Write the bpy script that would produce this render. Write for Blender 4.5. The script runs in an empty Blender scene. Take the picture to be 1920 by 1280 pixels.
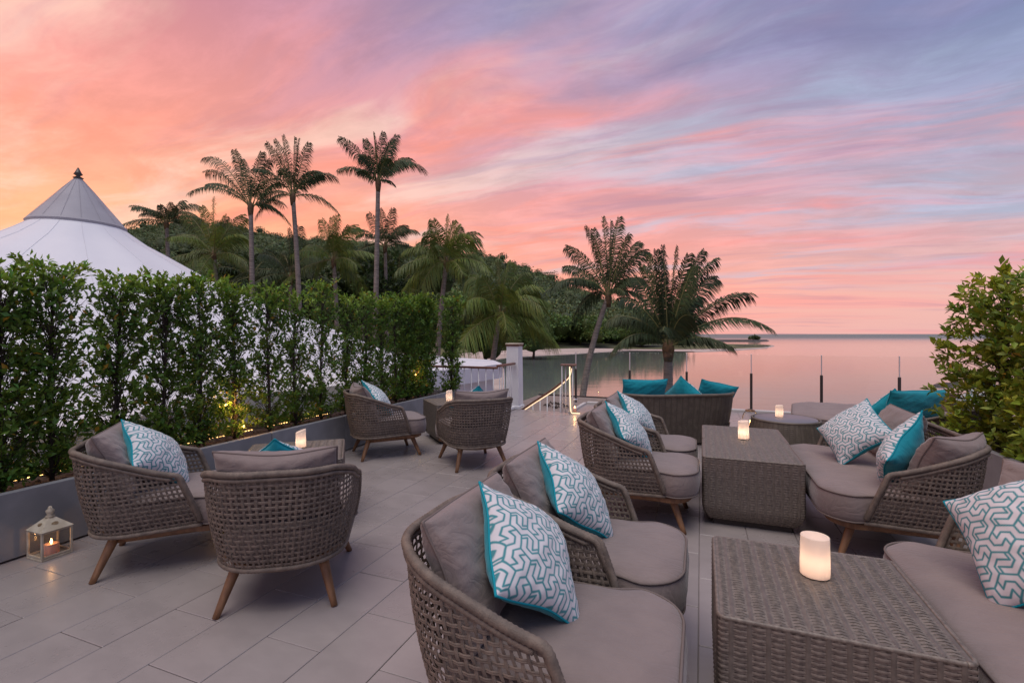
import bpy, math, random
import numpy as np
from mathutils import Matrix, Vector

random.seed(7)
RNG = np.random.default_rng(7)
S = bpy.context.scene
COL = S.collection

# ------------------------------------------------------------------ camera
F = 913.0                      # focal length in pixels of a 1920 wide frame
CAMH = 1.35
cam_d = bpy.data.cameras.new("camera")
cam = bpy.data.objects.new("camera", cam_d); COL.objects.link(cam)
cam_d.sensor_width = 36.0
cam_d.lens = 36.0 * F / 1920
cam_d.shift_y = -14 / 1920
cam_d.clip_start = 0.05
cam_d.clip_end = 60000
cam.location = (0, 0, CAMH)
cam.rotation_euler = (math.radians(90), 0, 0)
S.camera = cam

# ------------------------------------------------------------------ colour helpers
def lin(c):
    c = c / 255.0
    return c / 12.92 if c <= 0.04045 else ((c + 0.055) / 1.055) ** 2.4
def rgb(r, g, b):
    return (lin(r), lin(g), lin(b), 1.0)

class NT:
    """small helper round a node tree"""
    def __init__(s, tree):
        s.t = tree; s.n = tree.nodes; s.l = tree.links
    def new(s, kind, **kw):
        n = s.n.new(kind)
        for k, v in kw.items():
            setattr(n, k, v)
        return n
    def put(s, sock, v):
        if v is None: return
        if hasattr(v, 'is_output') or isinstance(v, bpy.types.NodeSocket):
            s.l.new(v, sock)
        else:
            sock.default_value = v
    def math(s, op, a, b=None, c=None, clamp=False):
        n = s.new('ShaderNodeMath', operation=op, use_clamp=clamp)
        s.put(n.inputs[0], a)
        if b is not None: s.put(n.inputs[1], b)
        if c is not None: s.put(n.inputs[2], c)
        return n.outputs[0]
    def vmath(s, op, a, b=None, out=0):
        n = s.new('ShaderNodeVectorMath', operation=op)
        s.put(n.inputs[0], a)
        if b is not None: s.put(n.inputs[1], b)
        return n.outputs[out]
    def mix(s, f, a, b, mode='MIX'):
        n = s.new('ShaderNodeMix', data_type='RGBA', blend_type=mode)
        s.put(n.inputs[0], f); s.put(n.inputs[6], a); s.put(n.inputs[7], b)
        return n.outputs[2]
    def ramp(s, f, stops, interp='LINEAR'):
        n = s.new('ShaderNodeValToRGB')
        n.color_ramp.interpolation = interp
        el = n.color_ramp.elements
        while len(el) < len(stops): el.new(0.5)
        for e, (p, c) in zip(el, stops):
            e.position = p
            e.color = c if not isinstance(c, (int, float)) else (c, c, c, 1)
        s.put(n.inputs[0], f)
        return n.outputs[0]
    def noise(s, vec, scale, detail=4, rough=0.55, dist=0.0, out=0):
        n = s.new('ShaderNodeTexNoise')
        s.put(n.inputs['Vector'], vec)
        n.inputs['Scale'].default_value = scale
        n.inputs['Detail'].default_value = detail
        n.inputs['Roughness'].default_value = rough
        n.inputs['Distortion'].default_value = dist
        return n.outputs[out]
    def maprange(s, v, a, b, c=0.0, d=1.0, smooth=True):
        n = s.new('ShaderNodeMapRange')
        n.interpolation_type = 'SMOOTHSTEP' if smooth else 'LINEAR'
        s.put(n.inputs[0], v)
        for i, x in zip((1, 2, 3, 4), (a, b, c, d)): n.inputs[i].default_value = x
        return n.outputs[0]
    def xyz(s, v):
        n = s.new('ShaderNodeSeparateXYZ'); s.put(n.inputs[0], v); return n.outputs
    def comb(s, x, y, z):
        n = s.new('ShaderNodeCombineXYZ')
        for i, v in enumerate((x, y, z)): s.put(n.inputs[i], v)
        return n.outputs[0]

# ------------------------------------------------------------------ world: a sunset sky
W = bpy.data.worlds.new("World"); S.world = W
W.use_nodes = True
w = NT(W.node_tree)
for n in list(w.n): w.n.remove(n)
tc = w.new('ShaderNodeTexCoord')
d = w.vmath('NORMALIZE', tc.outputs['Generated'])
dx, dy, dz = w.xyz(d)
az = w.math('ABSOLUTE', dz)
hl = w.math('SQRT', w.math('ADD', w.math('MULTIPLY', dx, dx), w.math('MULTIPLY', dy, dy)))
hl = w.math('MAXIMUM', hl, 0.001)
# 1 towards the glow on the left, -1 away from it
warm = w.math('DIVIDE', w.math('ADD', w.math('MULTIPLY', dx, -0.80), w.math('MULTIPLY', dy, 0.60)), hl)
# fade of the azimuth towards the zenith
warm = w.math('MULTIPLY', warm, w.math('POWER', hl, 0.5))
zz = w.math('ADD', az, 0.10)
px_ = w.math('DIVIDE', dx, zz); py_ = w.math('DIVIDE', dy, zz)
plane = w.comb(px_, py_, 0.0)
rot = w.new('ShaderNodeVectorRotate', rotation_type='Z_AXIS')
w.put(rot.inputs['Vector'], plane); rot.inputs['Angle'].default_value = math.radians(24)
warp = w.noise(plane, 0.55, 3, 0.5, out=1)
warp = w.vmath('SUBTRACT', warp, (0.5, 0.5, 0.5))
wsc = w.new('ShaderNodeVectorMath', operation='SCALE'); w.put(wsc.inputs[0], warp); wsc.inputs[3].default_value = 0.9
pl = w.vmath('ADD', rot.outputs[0], wsc.outputs[0])
st1 = w.vmath('MULTIPLY', pl, (0.32, 1.25, 1.0))
st2 = w.vmath('MULTIPLY', pl, (0.55, 3.4, 1.0))
n1 = w.noise(st1, 1.0, 6, 0.58, 0.4)
n2 = w.noise(w.vmath('ADD', st2, (7.3, 2.1, 0)), 1.1, 8, 0.62, 0.3)
n3 = w.noise(w.vmath('ADD', st1, (-4.3, 9.1, 0)), 1.5, 7, 0.6, 0.2)
# base colours: elevation ramps for four azimuths, blended
rw = w.ramp(az, [(0.0, rgb(252, 200, 140)), (0.10, rgb(255, 192, 142)), (0.19, rgb(252, 172, 132)), (0.34, rgb(236, 152, 136)), (0.52, rgb(206, 136, 146)), (1.0, rgb(150, 135, 175))])
rc = w.ramp(az, [(0.0, rgb(238, 168, 158)), (0.09, rgb(250, 166, 144)), (0.20, rgb(236, 158, 150)), (0.34, rgb(204, 156, 170)), (0.52, rgb(150, 144, 176)), (1.0, rgb(116, 128, 172))])
rr = w.ramp(az, [(0.0, rgb(222, 174, 168)), (0.06, rgb(228, 176, 168)), (0.15, rgb(204, 166, 172)), (0.28, rgb(158, 162, 188)), (0.50, rgb(108, 124, 168)), (1.0, rgb(98, 118, 168))])
rb = w.ramp(az, [(0.0, rgb(184, 160, 178)), (0.15, rgb(160, 152, 184)), (0.5, rgb(118, 130, 178)), (1.0, rgb(100, 120, 175))])
c = w.mix(w.maprange(warm, -0.95, -0.25), rb, rr)
c = w.mix(w.maprange(warm, -0.20, 0.52), c, rc)
c = w.mix(w.maprange(warm, 0.50, 0.96), c, rw)
# pale blue gaps, pink sheets, violet-grey streaks
gap = w.math('MULTIPLY', w.maprange(n3, 0.46, 0.64), w.maprange(az, 0.02, 0.16))
gap = w.math('MULTIPLY', gap, 0.75)
blue = w.mix(w.maprange(warm, 0.1, 0.95), rgb(164, 178, 204), rgb(240, 196, 176))
c = w.mix(gap, c, blue)
pinkc = w.mix(w.maprange(warm, -0.3, 0.8), rgb(230, 150, 156), rgb(255, 148, 122))
pk = w.math('MULTIPLY', w.maprange(n1, 0.47, 0.66), 0.85)
pk = w.math('MULTIPLY', pk, w.maprange(az, 0.68, 0.34))
pk = w.math('MULTIPLY', pk, w.maprange(warm, -0.9, 0.2, 0.25, 1.0))
pk = w.math('MULTIPLY', pk, w.maprange(az, 0.0, 0.14, 0.45, 1.0))
c = w.mix(pk, c, pinkc)
gr = w.math('MULTIPLY', w.maprange(n2, 0.50, 0.70), 0.50)
gr = w.math('MULTIPLY', gr, w.maprange(warm, 1.0, 0.1, 0.35, 1.0))
c = w.mix(gr, c, w.mix(w.maprange(az, 0.08, 0.45), rgb(184, 140, 156), rgb(122, 116, 156)))
n4 = w.noise(w.vmath('MULTIPLY', pl, (0.9, 1.8, 1.0)), 1.6, 9, 0.66, 0.1)
mot = w.math('MULTIPLY', w.maprange(n4, 0.40, 0.62, -0.07, 0.09), w.maprange(az, 0.02, 0.2))
mot = w.math('ADD', 1.0, mot)
c = w.mix(1.0, c, w.comb(mot, mot, mot), 'MULTIPLY')
nish = w.new('ShaderNodeTexSky', sky_type='NISHITA')
nish.sun_disc = False
nish.sun_elevation = math.radians(1.0)
nish.sun_rotation = math.radians(-53)
bg1 = w.new('ShaderNodeBackground'); w.put(bg1.inputs[0], c); bg1.inputs[1].default_value = 1.08
bg2 = w.new('ShaderNodeBackground'); w.put(bg2.inputs[0], nish.outputs[0]); bg2.inputs[1].default_value = 0.02
ad = w.new('ShaderNodeAddShader'); w.l.new(bg1.outputs[0], ad.inputs[0]); w.l.new(bg2.outputs[0], ad.inputs[1])
wo = w.new('ShaderNodeOutputWorld'); w.l.new(ad.outputs[0], wo.inputs[0])

soft_fill_d = bpy.data.lights.new('sun', 'SUN'); soft_fill_d.energy = 2.0; soft_fill_d.angle = math.radians(48); soft_fill_d.color = (1.0, 0.91, 0.80)
sun = bpy.data.objects.new('sun', soft_fill_d); COL.objects.link(sun)
sun.rotation_euler = (math.radians(17), 0, math.radians(-30))   # added fill to lighten the furniture, high behind the camera and slightly left
S.view_settings.view_transform = 'Standard'
S.view_settings.look = 'None'
S.view_settings.exposure = 0.08
S.view_settings.gamma = 1.0
S.view_settings.use_curve_mapping = False
S.render.engine = 'CYCLES'
S.cycles.use_denoising = True
S.cycles.max_bounces = 8
S.cycles.transparent_max_bounces = 24
S.cycles.caustics_reflective = False
S.cycles.caustics_refractive = False
S.cycles.sample_clamp_indirect = 4.0

# ------------------------------------------------------------------ coordinates
# terrace grid: A runs away along the planter, B runs to the right across the terrace
GA = np.array([0.3616, 0.9323]); GB = np.array([0.9323, -0.3616])
YAW_B = math.atan2(GB[1], GB[0])
def ab(a, b, z=0.0):
    p = a * GA + b * GB
    return (float(p[0]), float(p[1]), z)
def at(px, py, z):              # the point of the level z that the picture point sees
    Y = F * (CAMH - z) / (py - 626.0)
    return ((px - 960) / F * Y, Y, z)
def up(px, py, Y):              # the point at depth Y
    return ((px - 960) / F * Y, Y, CAMH - (py - 626.0) / F * Y)

# ------------------------------------------------------------------ objects
def tag(o, label=None, cat=None, group=None, kind=None):
    if label: o['label'] = label
    if cat: o['category'] = cat
    if group: o['group'] = group
    if kind: o['kind'] = kind
    return o
def empty(name, loc=(0, 0, 0), rz=0.0, **kw):
    o = bpy.data.objects.new(name, None); COL.objects.link(o)
    o.empty_display_size = 0.1
    o.location = loc; o.rotation_euler = (0, 0, rz)
    return tag(o, **kw)
def mesh_np(name, V, Fc, mats, smooth=False, mi=None):
    """V (n,3); Fc list of faces or an (m,k) array"""
    me = bpy.data.meshes.new(name)
    V = np.asarray(V, dtype=np.float32)
    if isinstance(Fc, np.ndarray):
        m, k = Fc.shape
        me.vertices.add(len(V)); me.vertices.foreach_set('co', V.ravel())
        me.loops.add(m * k); me.loops.foreach_set('vertex_index', Fc.astype(np.int32).ravel())
        me.polygons.add(m)
        me.polygons.foreach_set('loop_start', np.arange(0, m * k, k, dtype=np.int32))
        me.polygons.foreach_set('loop_total', np.full(m, k, dtype=np.int32))
        if mi is not None: me.polygons.foreach_set('material_index', np.asarray(mi, dtype=np.int32))
        me.update(calc_edges=True)
    else:
        me.from_pydata([tuple(map(float, v)) for v in V], [], Fc)
        if mi is not None: me.polygons.foreach_set('material_index', np.asarray(mi, dtype=np.int32))
    for m_ in (mats if isinstance(mats, (list, tuple)) else [mats]): me.materials.append(m_)
    if smooth:
        me.polygons.foreach_set('use_smooth', np.ones(len(me.polygons), dtype=bool))
    me.validate()
    return me
def link(name, me, parent=None, loc=None, rot=None):
    o = bpy.data.objects.new(name, me); COL.objects.link(o)
    if parent is not None: o.parent = parent
    if loc is not None: o.location = loc
    if rot is not None: o.rotation_euler = rot
    return o

class MB:
    """collects shapes; build() links them as one mesh"""
    def __init__(s): s.v = []; s.f = []; s.n = 0; s.m = []
    def add(s, V, Fc, mi=0):
        V = np.asarray(V, float)
        s.v.append(V)
        for f in Fc: s.f.append(tuple(int(i) + s.n for i in f)); s.m.append(mi)
        s.n += len(V); return s
    def box(s, c, size, rz=0.0, mi=0, bev=0.0):
        hx, hy, hz = [q / 2 for q in size]
        if bev > 0:
            b = min(bev, hx * .49, hy * .49, hz * .49)
            P = []
            for zz_, ins in ((-hz, b), (-hz + b, 0), (hz - b, 0), (hz, b)):
                for (sx, sy) in ((-1, -1), (1, -1), (1, 1), (-1, 1)):
                    for k in (0, 1):
                        ax = hx - ins; ay = hy - ins; q = b if ins == 0 else b * .4
                        # two points per corner
                        if (sx * sy > 0) == (k == 0): P.append((sx * (ax), sy * (ay - q), zz_))
                        else: P.append((sx * (ax - q), sy * (ay), zz_))
            P = np.array(P)
            Fc = []
            for r in range(3):
                for i in range(8):
                    j = (i + 1) % 8
                    Fc.append((r * 8 + i, r * 8 + j, (r + 1) * 8 + j, (r + 1) * 8 + i))
            Fc.append(tuple(range(7, -1, -1))); Fc.append(tuple(range(24, 32)))
        else:
            P = np.array([(x, y, z) for z in (-hz, hz) for (x, y) in ((-hx, -hy), (hx, -hy), (hx, hy), (-hx, hy))])
            Fc = [(3, 2, 1, 0), (4, 5, 6, 7), (0, 1, 5, 4), (1, 2, 6, 5), (2, 3, 7, 6), (3, 0, 4, 7)]
        cs, sn = math.cos(rz), math.sin(rz)
        R = np.array([[cs, -sn, 0], [sn, cs, 0], [0, 0, 1]])
        return s.add(P @ R.T + np.array(c), Fc, mi)
    def tube(s, pts, rad, k=8, closed=False, cap=True, mi=0, flat=1.0):
        pts = np.asarray(pts, float); n = len(pts)
        rad = np.full(n, rad) if np.isscalar(rad) else np.asarray(rad, float)
        if closed: T = np.roll(pts, -1, 0) - np.roll(pts, 1, 0)
        else: T = np.gradient(pts, axis=0)
        T /= np.linalg.norm(T, axis=1)[:, None] + 1e-12
        upv = np.array([0, 0, 1.0]) if abs(T[:, 2]).mean() < .8 else np.array([1.0, 0, 0])
        X = np.cross(T, upv); X /= np.linalg.norm(X, axis=1)[:, None] + 1e-12
        Z = np.cross(X, T)
        a = np.arange(k) * 2 * math.pi / k
        V = pts[:, None, :] + rad[:, None, None] * (np.cos(a)[None, :, None] * X[:, None, :] * flat + np.sin(a)[None, :, None] * Z[:, None, :])
        V = V.reshape(-1, 3); Fc = []
        for i in range(n if closed else n - 1):
            i2 = (i + 1) % n
            for j in range(k):
                j2 = (j + 1) % k
                Fc.append((i * k + j, i * k + j2, i2 * k + j2, i2 * k + j))
        if cap and not closed:
            Fc.append(tuple(range(k - 1, -1, -1))); Fc.append(tuple((n - 1) * k + j for j in range(k)))
        return s.add(V, Fc, mi)
    def lathe(s, prof, c=(0, 0, 0), k=24, mi=0, cap=True):
        P = []; n = len(prof)
        for r, z in prof:
            for j in range(k):
                a = 2 * math.pi * j / k
                P.append((c[0] + r * math.cos(a), c[1] + r * math.sin(a), c[2] + z))
        Fc = []
        for i in range(n - 1):
            for j in range(k):
                j2 = (j + 1) % k
                Fc.append((i * k + j, i * k + j2, (i + 1) * k + j2, (i + 1) * k + j))
        if cap:
            Fc.append(tuple(range(k - 1, -1, -1))); Fc.append(tuple((n - 1) * k + j for j in range(k)))
        return s.add(P, Fc, mi)
    def mesh(s, name, mats, smooth=False):
        return mesh_np(name, np.concatenate(s.v), s.f, mats, smooth, s.m)
    def build(s, name, mats, parent=None, smooth=False, loc=None, rot=None):
        return link(name, s.mesh(name, mats, smooth), parent, loc, rot)
def sharp(o, deg=40):
    me = o.data if hasattr(o, 'data') else o
    me.set_sharp_from_angle(angle=math.radians(deg)); return o
def copy_tree(o, parent=None):
    c = o.copy(); COL.objects.link(c)
    if parent is not None: c.parent = parent
    for ch in list(o.children): copy_tree(ch, c)
    return c

# ------------------------------------------------------------------ materials
MATS = {}
def mat(name, col, rough=0.6, col2=None, nscale=8.0, bump=0.0, bscale=60.0, spec=0.5, vary=0.0, metal=0.0, trans=0.0,
        coord='Object', stretch=None, detail=5, sheen=0.0, coat=0.0, attr=None, crease=0.0, stain=0.0):
    m = bpy.data.materials.new(name); m.use_nodes = True
    t = NT(m.node_tree); b = t.n['Principled BSDF']
    cd = t.new('ShaderNodeTexCoord').outputs[coord]
    if stretch: cd = t.vmath('MULTIPLY', cd, stretch)
    c = rgb(*col) if max(col) > 1.01 else (*col, 1)
    if col2 is not None:
        c2 = rgb(*col2) if max(col2) > 1.01 else (*col2, 1)
        c = t.mix(t.maprange(t.noise(cd, nscale, detail), 0.35, 0.65), c, c2)
    if attr:
        a = t.new('ShaderNodeAttribute', attribute_name=attr)
        c = t.mix(1.0, c, a.outputs['Color'], 'MULTIPLY')
    if vary > 0:
        oi = t.new('ShaderNodeObjectInfo')
        f = t.maprange(oi.outputs['Random'], 0, 1, 1 - vary, 1 + vary, smooth=False)
        c = t.mix(1.0, c, t.comb(f, f, f), 'MULTIPLY')
    t.put(b.inputs['Base Color'], c)
    b.inputs['Roughness'].default_value = rough
    b.inputs['Specular IOR Level'].default_value = spec
    b.inputs['Metallic'].default_value = metal
    if sheen: b.inputs['Sheen Weight'].default_value = sheen
    if coat: b.inputs['Coat Weight'].default_value = coat
    if bump > 0:
        bn = t.new('ShaderNodeBump'); bn.inputs['Strength'].default_value = bump; bn.inputs['Distance'].default_value = 0.01
        t.put(bn.inputs['Height'], t.noise(cd, bscale, 4))
        t.l.new(bn.outputs[0], b.inputs['Normal'])
    if crease > 0:
        b2 = t.new('ShaderNodeBump'); b2.inputs['Strength'].default_value = crease; b2.inputs['Distance'].default_value = 0.03
        cr = t.noise(t.vmath('MULTIPLY', cd, (5.0, 11.0, 7.0)), 1.0, 3, .5, 1.6)
        cr = t.math('POWER', t.math('ABSOLUTE', t.math('SUBTRACT', cr, .5)), .6)
        t.put(b2.inputs['Height'], cr)
        if bump > 0: t.l.new(bn.outputs[0], b2.inputs['Normal'])
        t.l.new(b2.outputs[0], b.inputs['Normal'])
    if stain > 0:
        g = t.new('ShaderNodeNewGeometry').outputs['Position']
        st = t.noise(g, 1.3, 9, .68); st2 = t.noise(g, 14.0, 6, .7)
        q = t.math('ADD', t.maprange(st, .35, .7, -stain, stain), t.maprange(st2, .5, .9, 0, -stain * .4))
        t.put(b.inputs['Roughness'], t.math('ADD', rough, t.maprange(st, .3, .7, -.05, .12)))
        f = t.math('ADD', 1.0, q)
        t.put(b.inputs['Base Color'], t.mix(1.0, c, t.comb(f, f, f), 'MULTIPLY'))
    if trans > 0:
        tr = t.new('ShaderNodeBsdfTranslucent'); t.put(tr.inputs[0], c)
        mx = t.new('ShaderNodeMixShader'); mx.inputs[0].default_value = trans
        t.l.new(b.outputs[0], mx.inputs[1]); t.l.new(tr.outputs[0], mx.inputs[2])
        t.l.new(mx.outputs[0], t.n['Material Output'].inputs[0])
    MATS[name] = m
    return m
def emis(name, col, strength):
    m = bpy.data.materials.new(name); m.use_nodes = True
    t = NT(m.node_tree); b = t.n['Principled BSDF']
    b.inputs['Base Color'].default_value = (*col, 1)
    b.inputs['Emission Color'].default_value = (*col, 1)
    b.inputs['Emission Strength'].default_value = strength
    return m
def glassy(name, tint=(0.93, 0.96, 0.95), refl=0.06):
    m = bpy.data.materials.new(name); m.use_nodes = True
    t = NT(m.node_tree); t.n.remove(t.n['Principled BSDF'])
    tr = t.new('ShaderNodeBsdfTransparent'); tr.inputs[0].default_value = (*tint, 1)
    gl = t.new('ShaderNodeBsdfGlossy'); gl.inputs['Roughness'].default_value = 0.02
    fr = t.new('ShaderNodeFresnel'); fr.inputs[0].default_value = 1.45
    mx = t.new('ShaderNodeMixShader')
    geo = t.new('ShaderNodeNewGeometry')
    t.l.new(t.math('MULTIPLY', fr.outputs[0], t.math('SUBTRACT', 1.0, geo.outputs['Backfacing'])), mx.inputs[0]); t.l.new(tr.outputs[0], mx.inputs[1]); t.l.new(gl.outputs[0], mx.inputs[2])
    t.l.new(mx.outputs[0], t.n['Material Output'].inputs[0])
    return m

M_tile = mat('porcelain_tile', (0.310, 0.270, 0.262), 0.27, (0.284, 0.248, 0.241), 3.5, bump=0.04, bscale=90, vary=0.04, stretch=(1, 2.2, 1), spec=0.55, stain=.05)
M_grout = mat('grout', (0.275, 0.24, 0.235), 0.8)
M_rope = mat('taupe_rope', (0.195, 0.150, 0.118), 0.62, (0.125, 0.097, 0.078), 26, bump=0.35, bscale=260, vary=0.05)
M_wicker = mat('brown_wicker', (0.205, 0.168, 0.138), 0.40, (0.125, 0.101, 0.083), 60, bump=0.15, bscale=300, vary=0.04, spec=0.5)
M_stake = mat('wicker_stake', (0.150, 0.122, 0.102), 0.45, (0.105, 0.085, 0.070), 40)
M_dstake = mat('dark_wicker_stake', (0.090, 0.072, 0.055), 0.5)
M_wickbk = mat('wicker_backing', (0.045, 0.036, 0.030), 0.7)
M_dwick = mat('dark_wicker', (0.150, 0.122, 0.092), 0.5, (0.105, 0.085, 0.064), 14, bump=0.15, bscale=260)
M_cush = mat('taupe_fabric', (0.232, 0.182, 0.168), 0.85, (0.198, 0.155, 0.144), 4.5, bump=0.12, bscale=420, sheen=0.25, spec=0.25, crease=.22)
M_pipe = mat('taupe_piping', (0.165, 0.130, 0.118), 0.8, spec=0.25)
M_teal = mat('teal_fabric', (0.006, 0.290, 0.360), 0.8, (0.005, 0.235, 0.300), 7, bump=0.12, bscale=420, sheen=0.2, spec=0.25, crease=.15)
M_teal2 = mat('teal_piping', (0.006, 0.26, 0.33), 0.8, spec=0.25)
M_patt = mat('printed_fabric', (1, 1, 1), 0.85, bump=0.10, bscale=420, sheen=0.15, spec=0.25, attr='print')
M_wood = mat('oiled_wood', (0.235, 0.118, 0.055), 0.5, (0.15, 0.072, 0.034), 5, bump=0.08, bscale=60, stretch=(6, 6, 1.0), vary=0.08)
M_rail = mat('red_hardwood', (0.170, 0.070, 0.045), 0.45, (0.12, 0.05, 0.035), 6, stretch=(1, 6, 6))
M_concrete = mat('smooth_concrete', (0.260, 0.262, 0.268), 0.7, (0.195, 0.198, 0.205), 3.0, bump=0.12, bscale=30, vary=0.12, detail=8)
M_soil = mat('mulch', (0.035, 0.022, 0.016), 0.95, (0.09, 0.055, 0.035), 45, bump=0.6, bscale=60)
M_chip = mat('bark_chip', (0.075, 0.042, 0.028), 0.9, (0.03, 0.018, 0.013), 30)
M_white = mat('white_paint', (0.76, 0.76, 0.77), 0.5, (0.68, 0.68, 0.70), 3, bump=0.03, bscale=40)
M_tent = mat('white_membrane', (0.80, 0.80, 0.84), 0.6, (0.75, 0.75, 0.80), 0.6, trans=0.15)
M_tcap = mat('membrane_cap', (0.36, 0.35, 0.38), 0.7, (0.32, 0.31, 0.34), 1.5)
M_dmetal = mat('dark_metal', (0.045, 0.038, 0.036), 0.4, metal=0.3)
M_steel = mat('pale_steel', (0.62, 0.60, 0.60), 0.35, metal=0.6)
M_glass = glassy('clear_glass', (0.975, 0.985, 0.98))
M_pane = glassy('lantern_pane', (0.97, 0.97, 0.96))
M_wax = mat('frosted_wax', (0.80, 0.76, 0.72), 0.5, trans=0.55)
M_candle = mat('candle_wax', (0.80, 0.52, 0.44), 0.5, trans=0.35)
M_cream = mat('cream_metal', (0.56, 0.50, 0.40), 0.5, (0.42, 0.36, 0.27), 14, bump=0.05)
M_brass = mat('rusty_cutout', (0.26, 0.18, 0.10), 0.6, (0.14, 0.09, 0.05), 60)
M_flame = emis('flame', (1.0, 0.50, 0.16), 14.0)
M_led = emis('warm_led', (1.0, 0.55, 0.18), 4.5)
M_ropel = emis('rope_light', (1.0, 0.74, 0.46), 1.0)
M_palmbark = mat('palm_bark', (0.25, 0.21, 0.19), 0.9, (0.15, 0.125, 0.11), 3.0, bump=0.5, bscale=9, stretch=(1, 1, 6))
M_bark = mat('bark', (0.070, 0.052, 0.040), 0.9, (0.04, 0.03, 0.022), 20)
M_husk = mat('palm_husk', (0.13, 0.075, 0.035), 0.9, (0.07, 0.045, 0.025), 9, bump=0.4, bscale=30)
def leafmat(name, a, b, rough=0.45, trans=0.3, sc=3.0):
    return mat(name, a, rough, b, sc, trans=trans, attr='tint', spec=0.4)
M_leaf = leafmat('hedge_leaf', (0.160, 0.265, 0.036), (0.085, 0.175, 0.030))
M_leaf2 = leafmat('bush_leaf', (0.33, 0.39, 0.04), (0.17, 0.25, 0.03))
M_yleaf = mat('yellow_leaf', (0.45, 0.27, 0.03), 0.5, trans=0.3)
M_frond = leafmat('frond_green', (0.048, 0.072, 0.024), (0.032, 0.050, 0.018), 0.65, 0.08, 0.8)
M_frondy = leafmat('frond_young', (0.135, 0.180, 0.030), (0.090, 0.125, 0.026), 0.5, 0.25, 0.8)
M_rachis = mat('frond_stem', (0.16, 0.15, 0.05), 0.5)
M_forest = leafmat('forest_leaf', (0.135, 0.180, 0.068), (0.088, 0.125, 0.056), 0.7, 0.15, 0.02)
M_mangrove = leafmat('mangrove_leaf', (0.115, 0.185, 0.040), (0.075, 0.130, 0.034), 0.6, 0.2, 0.05)
M_broad = leafmat('dark_tree_leaf', (0.060, 0.100, 0.026), (0.040, 0.070, 0.022), 0.5, 0.2, 0.5)
M_sand = mat('sand', (0.52, 0.42, 0.37), 0.9, (0.38, 0.30, 0.265), 0.25, detail=8)
M_grass = mat('marsh_grass', (0.11, 0.11, 0.035), 0.9, (0.075, 0.085, 0.03), 0.15, bump=0.3, bscale=4, detail=8)
M_land = mat('land', (0.060, 0.062, 0.03), 0.95, (0.035, 0.04, 0.022), 0.2)
M_rock = mat('rock', (0.075, 0.065, 0.060), 0.9, (0.05, 0.042, 0.04), 0.5, bump=0.6, bscale=2)
M_deck = mat('grey_decking', (0.26, 0.20, 0.175), 0.7, (0.20, 0.155, 0.135), 6, stretch=(1, 8, 1), vary=0.12)
M_slab = mat('slab_edge', (0.55, 0.52, 0.50), 0.6)
M_roof = mat('house_roof', (0.20, 0.19, 0.20), 0.8)
M_hwall = mat('house_wall', (0.42, 0.42, 0.42), 0.8)
M_drk = mat('dark_glass', (0.02, 0.02, 0.025), 0.15)

# water
def water_mat():
    m = bpy.data.materials.new('sea_water'); m.use_nodes = True
    t = NT(m.node_tree); b = t.n['Principled BSDF']
    b.inputs['Base Color'].default_value = (0.145, 0.168, 0.158, 1)
    b.inputs['IOR'].default_value = 1.34
    g = t.new('ShaderNodeNewGeometry').outputs['Position']
    x, y, z = t.xyz(g)
    far = t.maprange(y, 130.0, 650.0)
    t.put(b.inputs['Roughness'], t.math('ADD', 0.07, t.math('MULTIPLY', far, 0.42)))
    v = t.vmath('MULTIPLY', g, (0.35, 1.0, 1.0))
    n = t.noise(v, 0.9, 5, 0.6)
    n2 = t.noise(t.vmath('MULTIPLY', g, (0.02, 0.09, 1)), 1.0, 4, 0.6)
    bn = t.new('ShaderNodeBump'); bn.inputs['Distance'].default_value = 0.25
    st = t.math('MULTIPLY', t.math('ADD', 0.03, t.math('MULTIPLY', far, 1.6)), t.math('ADD', 0.4, n2))
    t.put(bn.inputs['Strength'], st); t.put(bn.inputs['Height'], n)
    t.l.new(bn.outputs[0], b.inputs['Normal'])
    return m
M_water = water_mat()

# ------------------------------------------------------------------ setting: sea, land, hill
WZ = -2.5
def sheet(name, pts, z, m, kind='structure', parent=None, thick=0.0):
    mb = MB()
    P = [(x, y, z) for x, y in pts]; n = len(P)
    Fc = [tuple(range(n))]
    if thick > 0:
        P += [(x, y, z - thick) for x, y in pts]
        for i in range(n):
            j = (i + 1) % n; Fc.append((i, i + n, j + n, j))
    mb.add(P, Fc)
    o = mb.build(name, m, parent)
    if kind: o['kind'] = kind
    return o
sheet('sea', [(-30000, -3000), (30000, -3000), (30000, 30000), (-30000, 30000)], WZ, M_water)

def fr(pxs, ztab):
    return np.interp(pxs, [p for p, _ in ztab], [q for _, q in ztab])
CREST = [(-200, 470), (100, 455), (240, 447), (330, 440), (450, 446), (560, 462), (700, 478), (800, 490), (880, 500), (940, 508), (1000, 532), (1050, 548), (1100, 568), (1150, 588), (1210, 610), (1260, 622), (1300, 634), (1400, 640)]
def hill_z(x, y):
    pxx = 960 + F * x / y
    h = (626 - fr(pxx, CREST)) / F
    yc = 420.0; y0 = 140.0
    t = np.clip((y - y0) / (yc - y0), 0, 1)
    prof = t * t * (3 - 2 * t) * 0.45 + t * 0.55
    zc = CAMH + h * yc
    z = WZ + 0.6 + (zc - WZ - 0.6) * prof
    back = np.clip((y - yc) / 260.0, 0, 1)
    z = z * (1 - back) + (WZ - 3) * back
    z += (np.sin(x * .05 + y * .02) + np.sin(x * .021 - y * .043)) * 1.6 * t * (1 - back)
    return np.where(pxx > 1262, np.minimum(z, WZ - 0.5), z)
ks = np.linspace(-1.45, 0.40, 110); ys = np.concatenate([np.linspace(125, 420, 46), np.linspace(440, 690, 12)])
KK, YY = np.meshgrid(ks, ys); XX = KK * YY
ZZ = hill_z(XX, YY); ZZ[0] = WZ - 1
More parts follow.
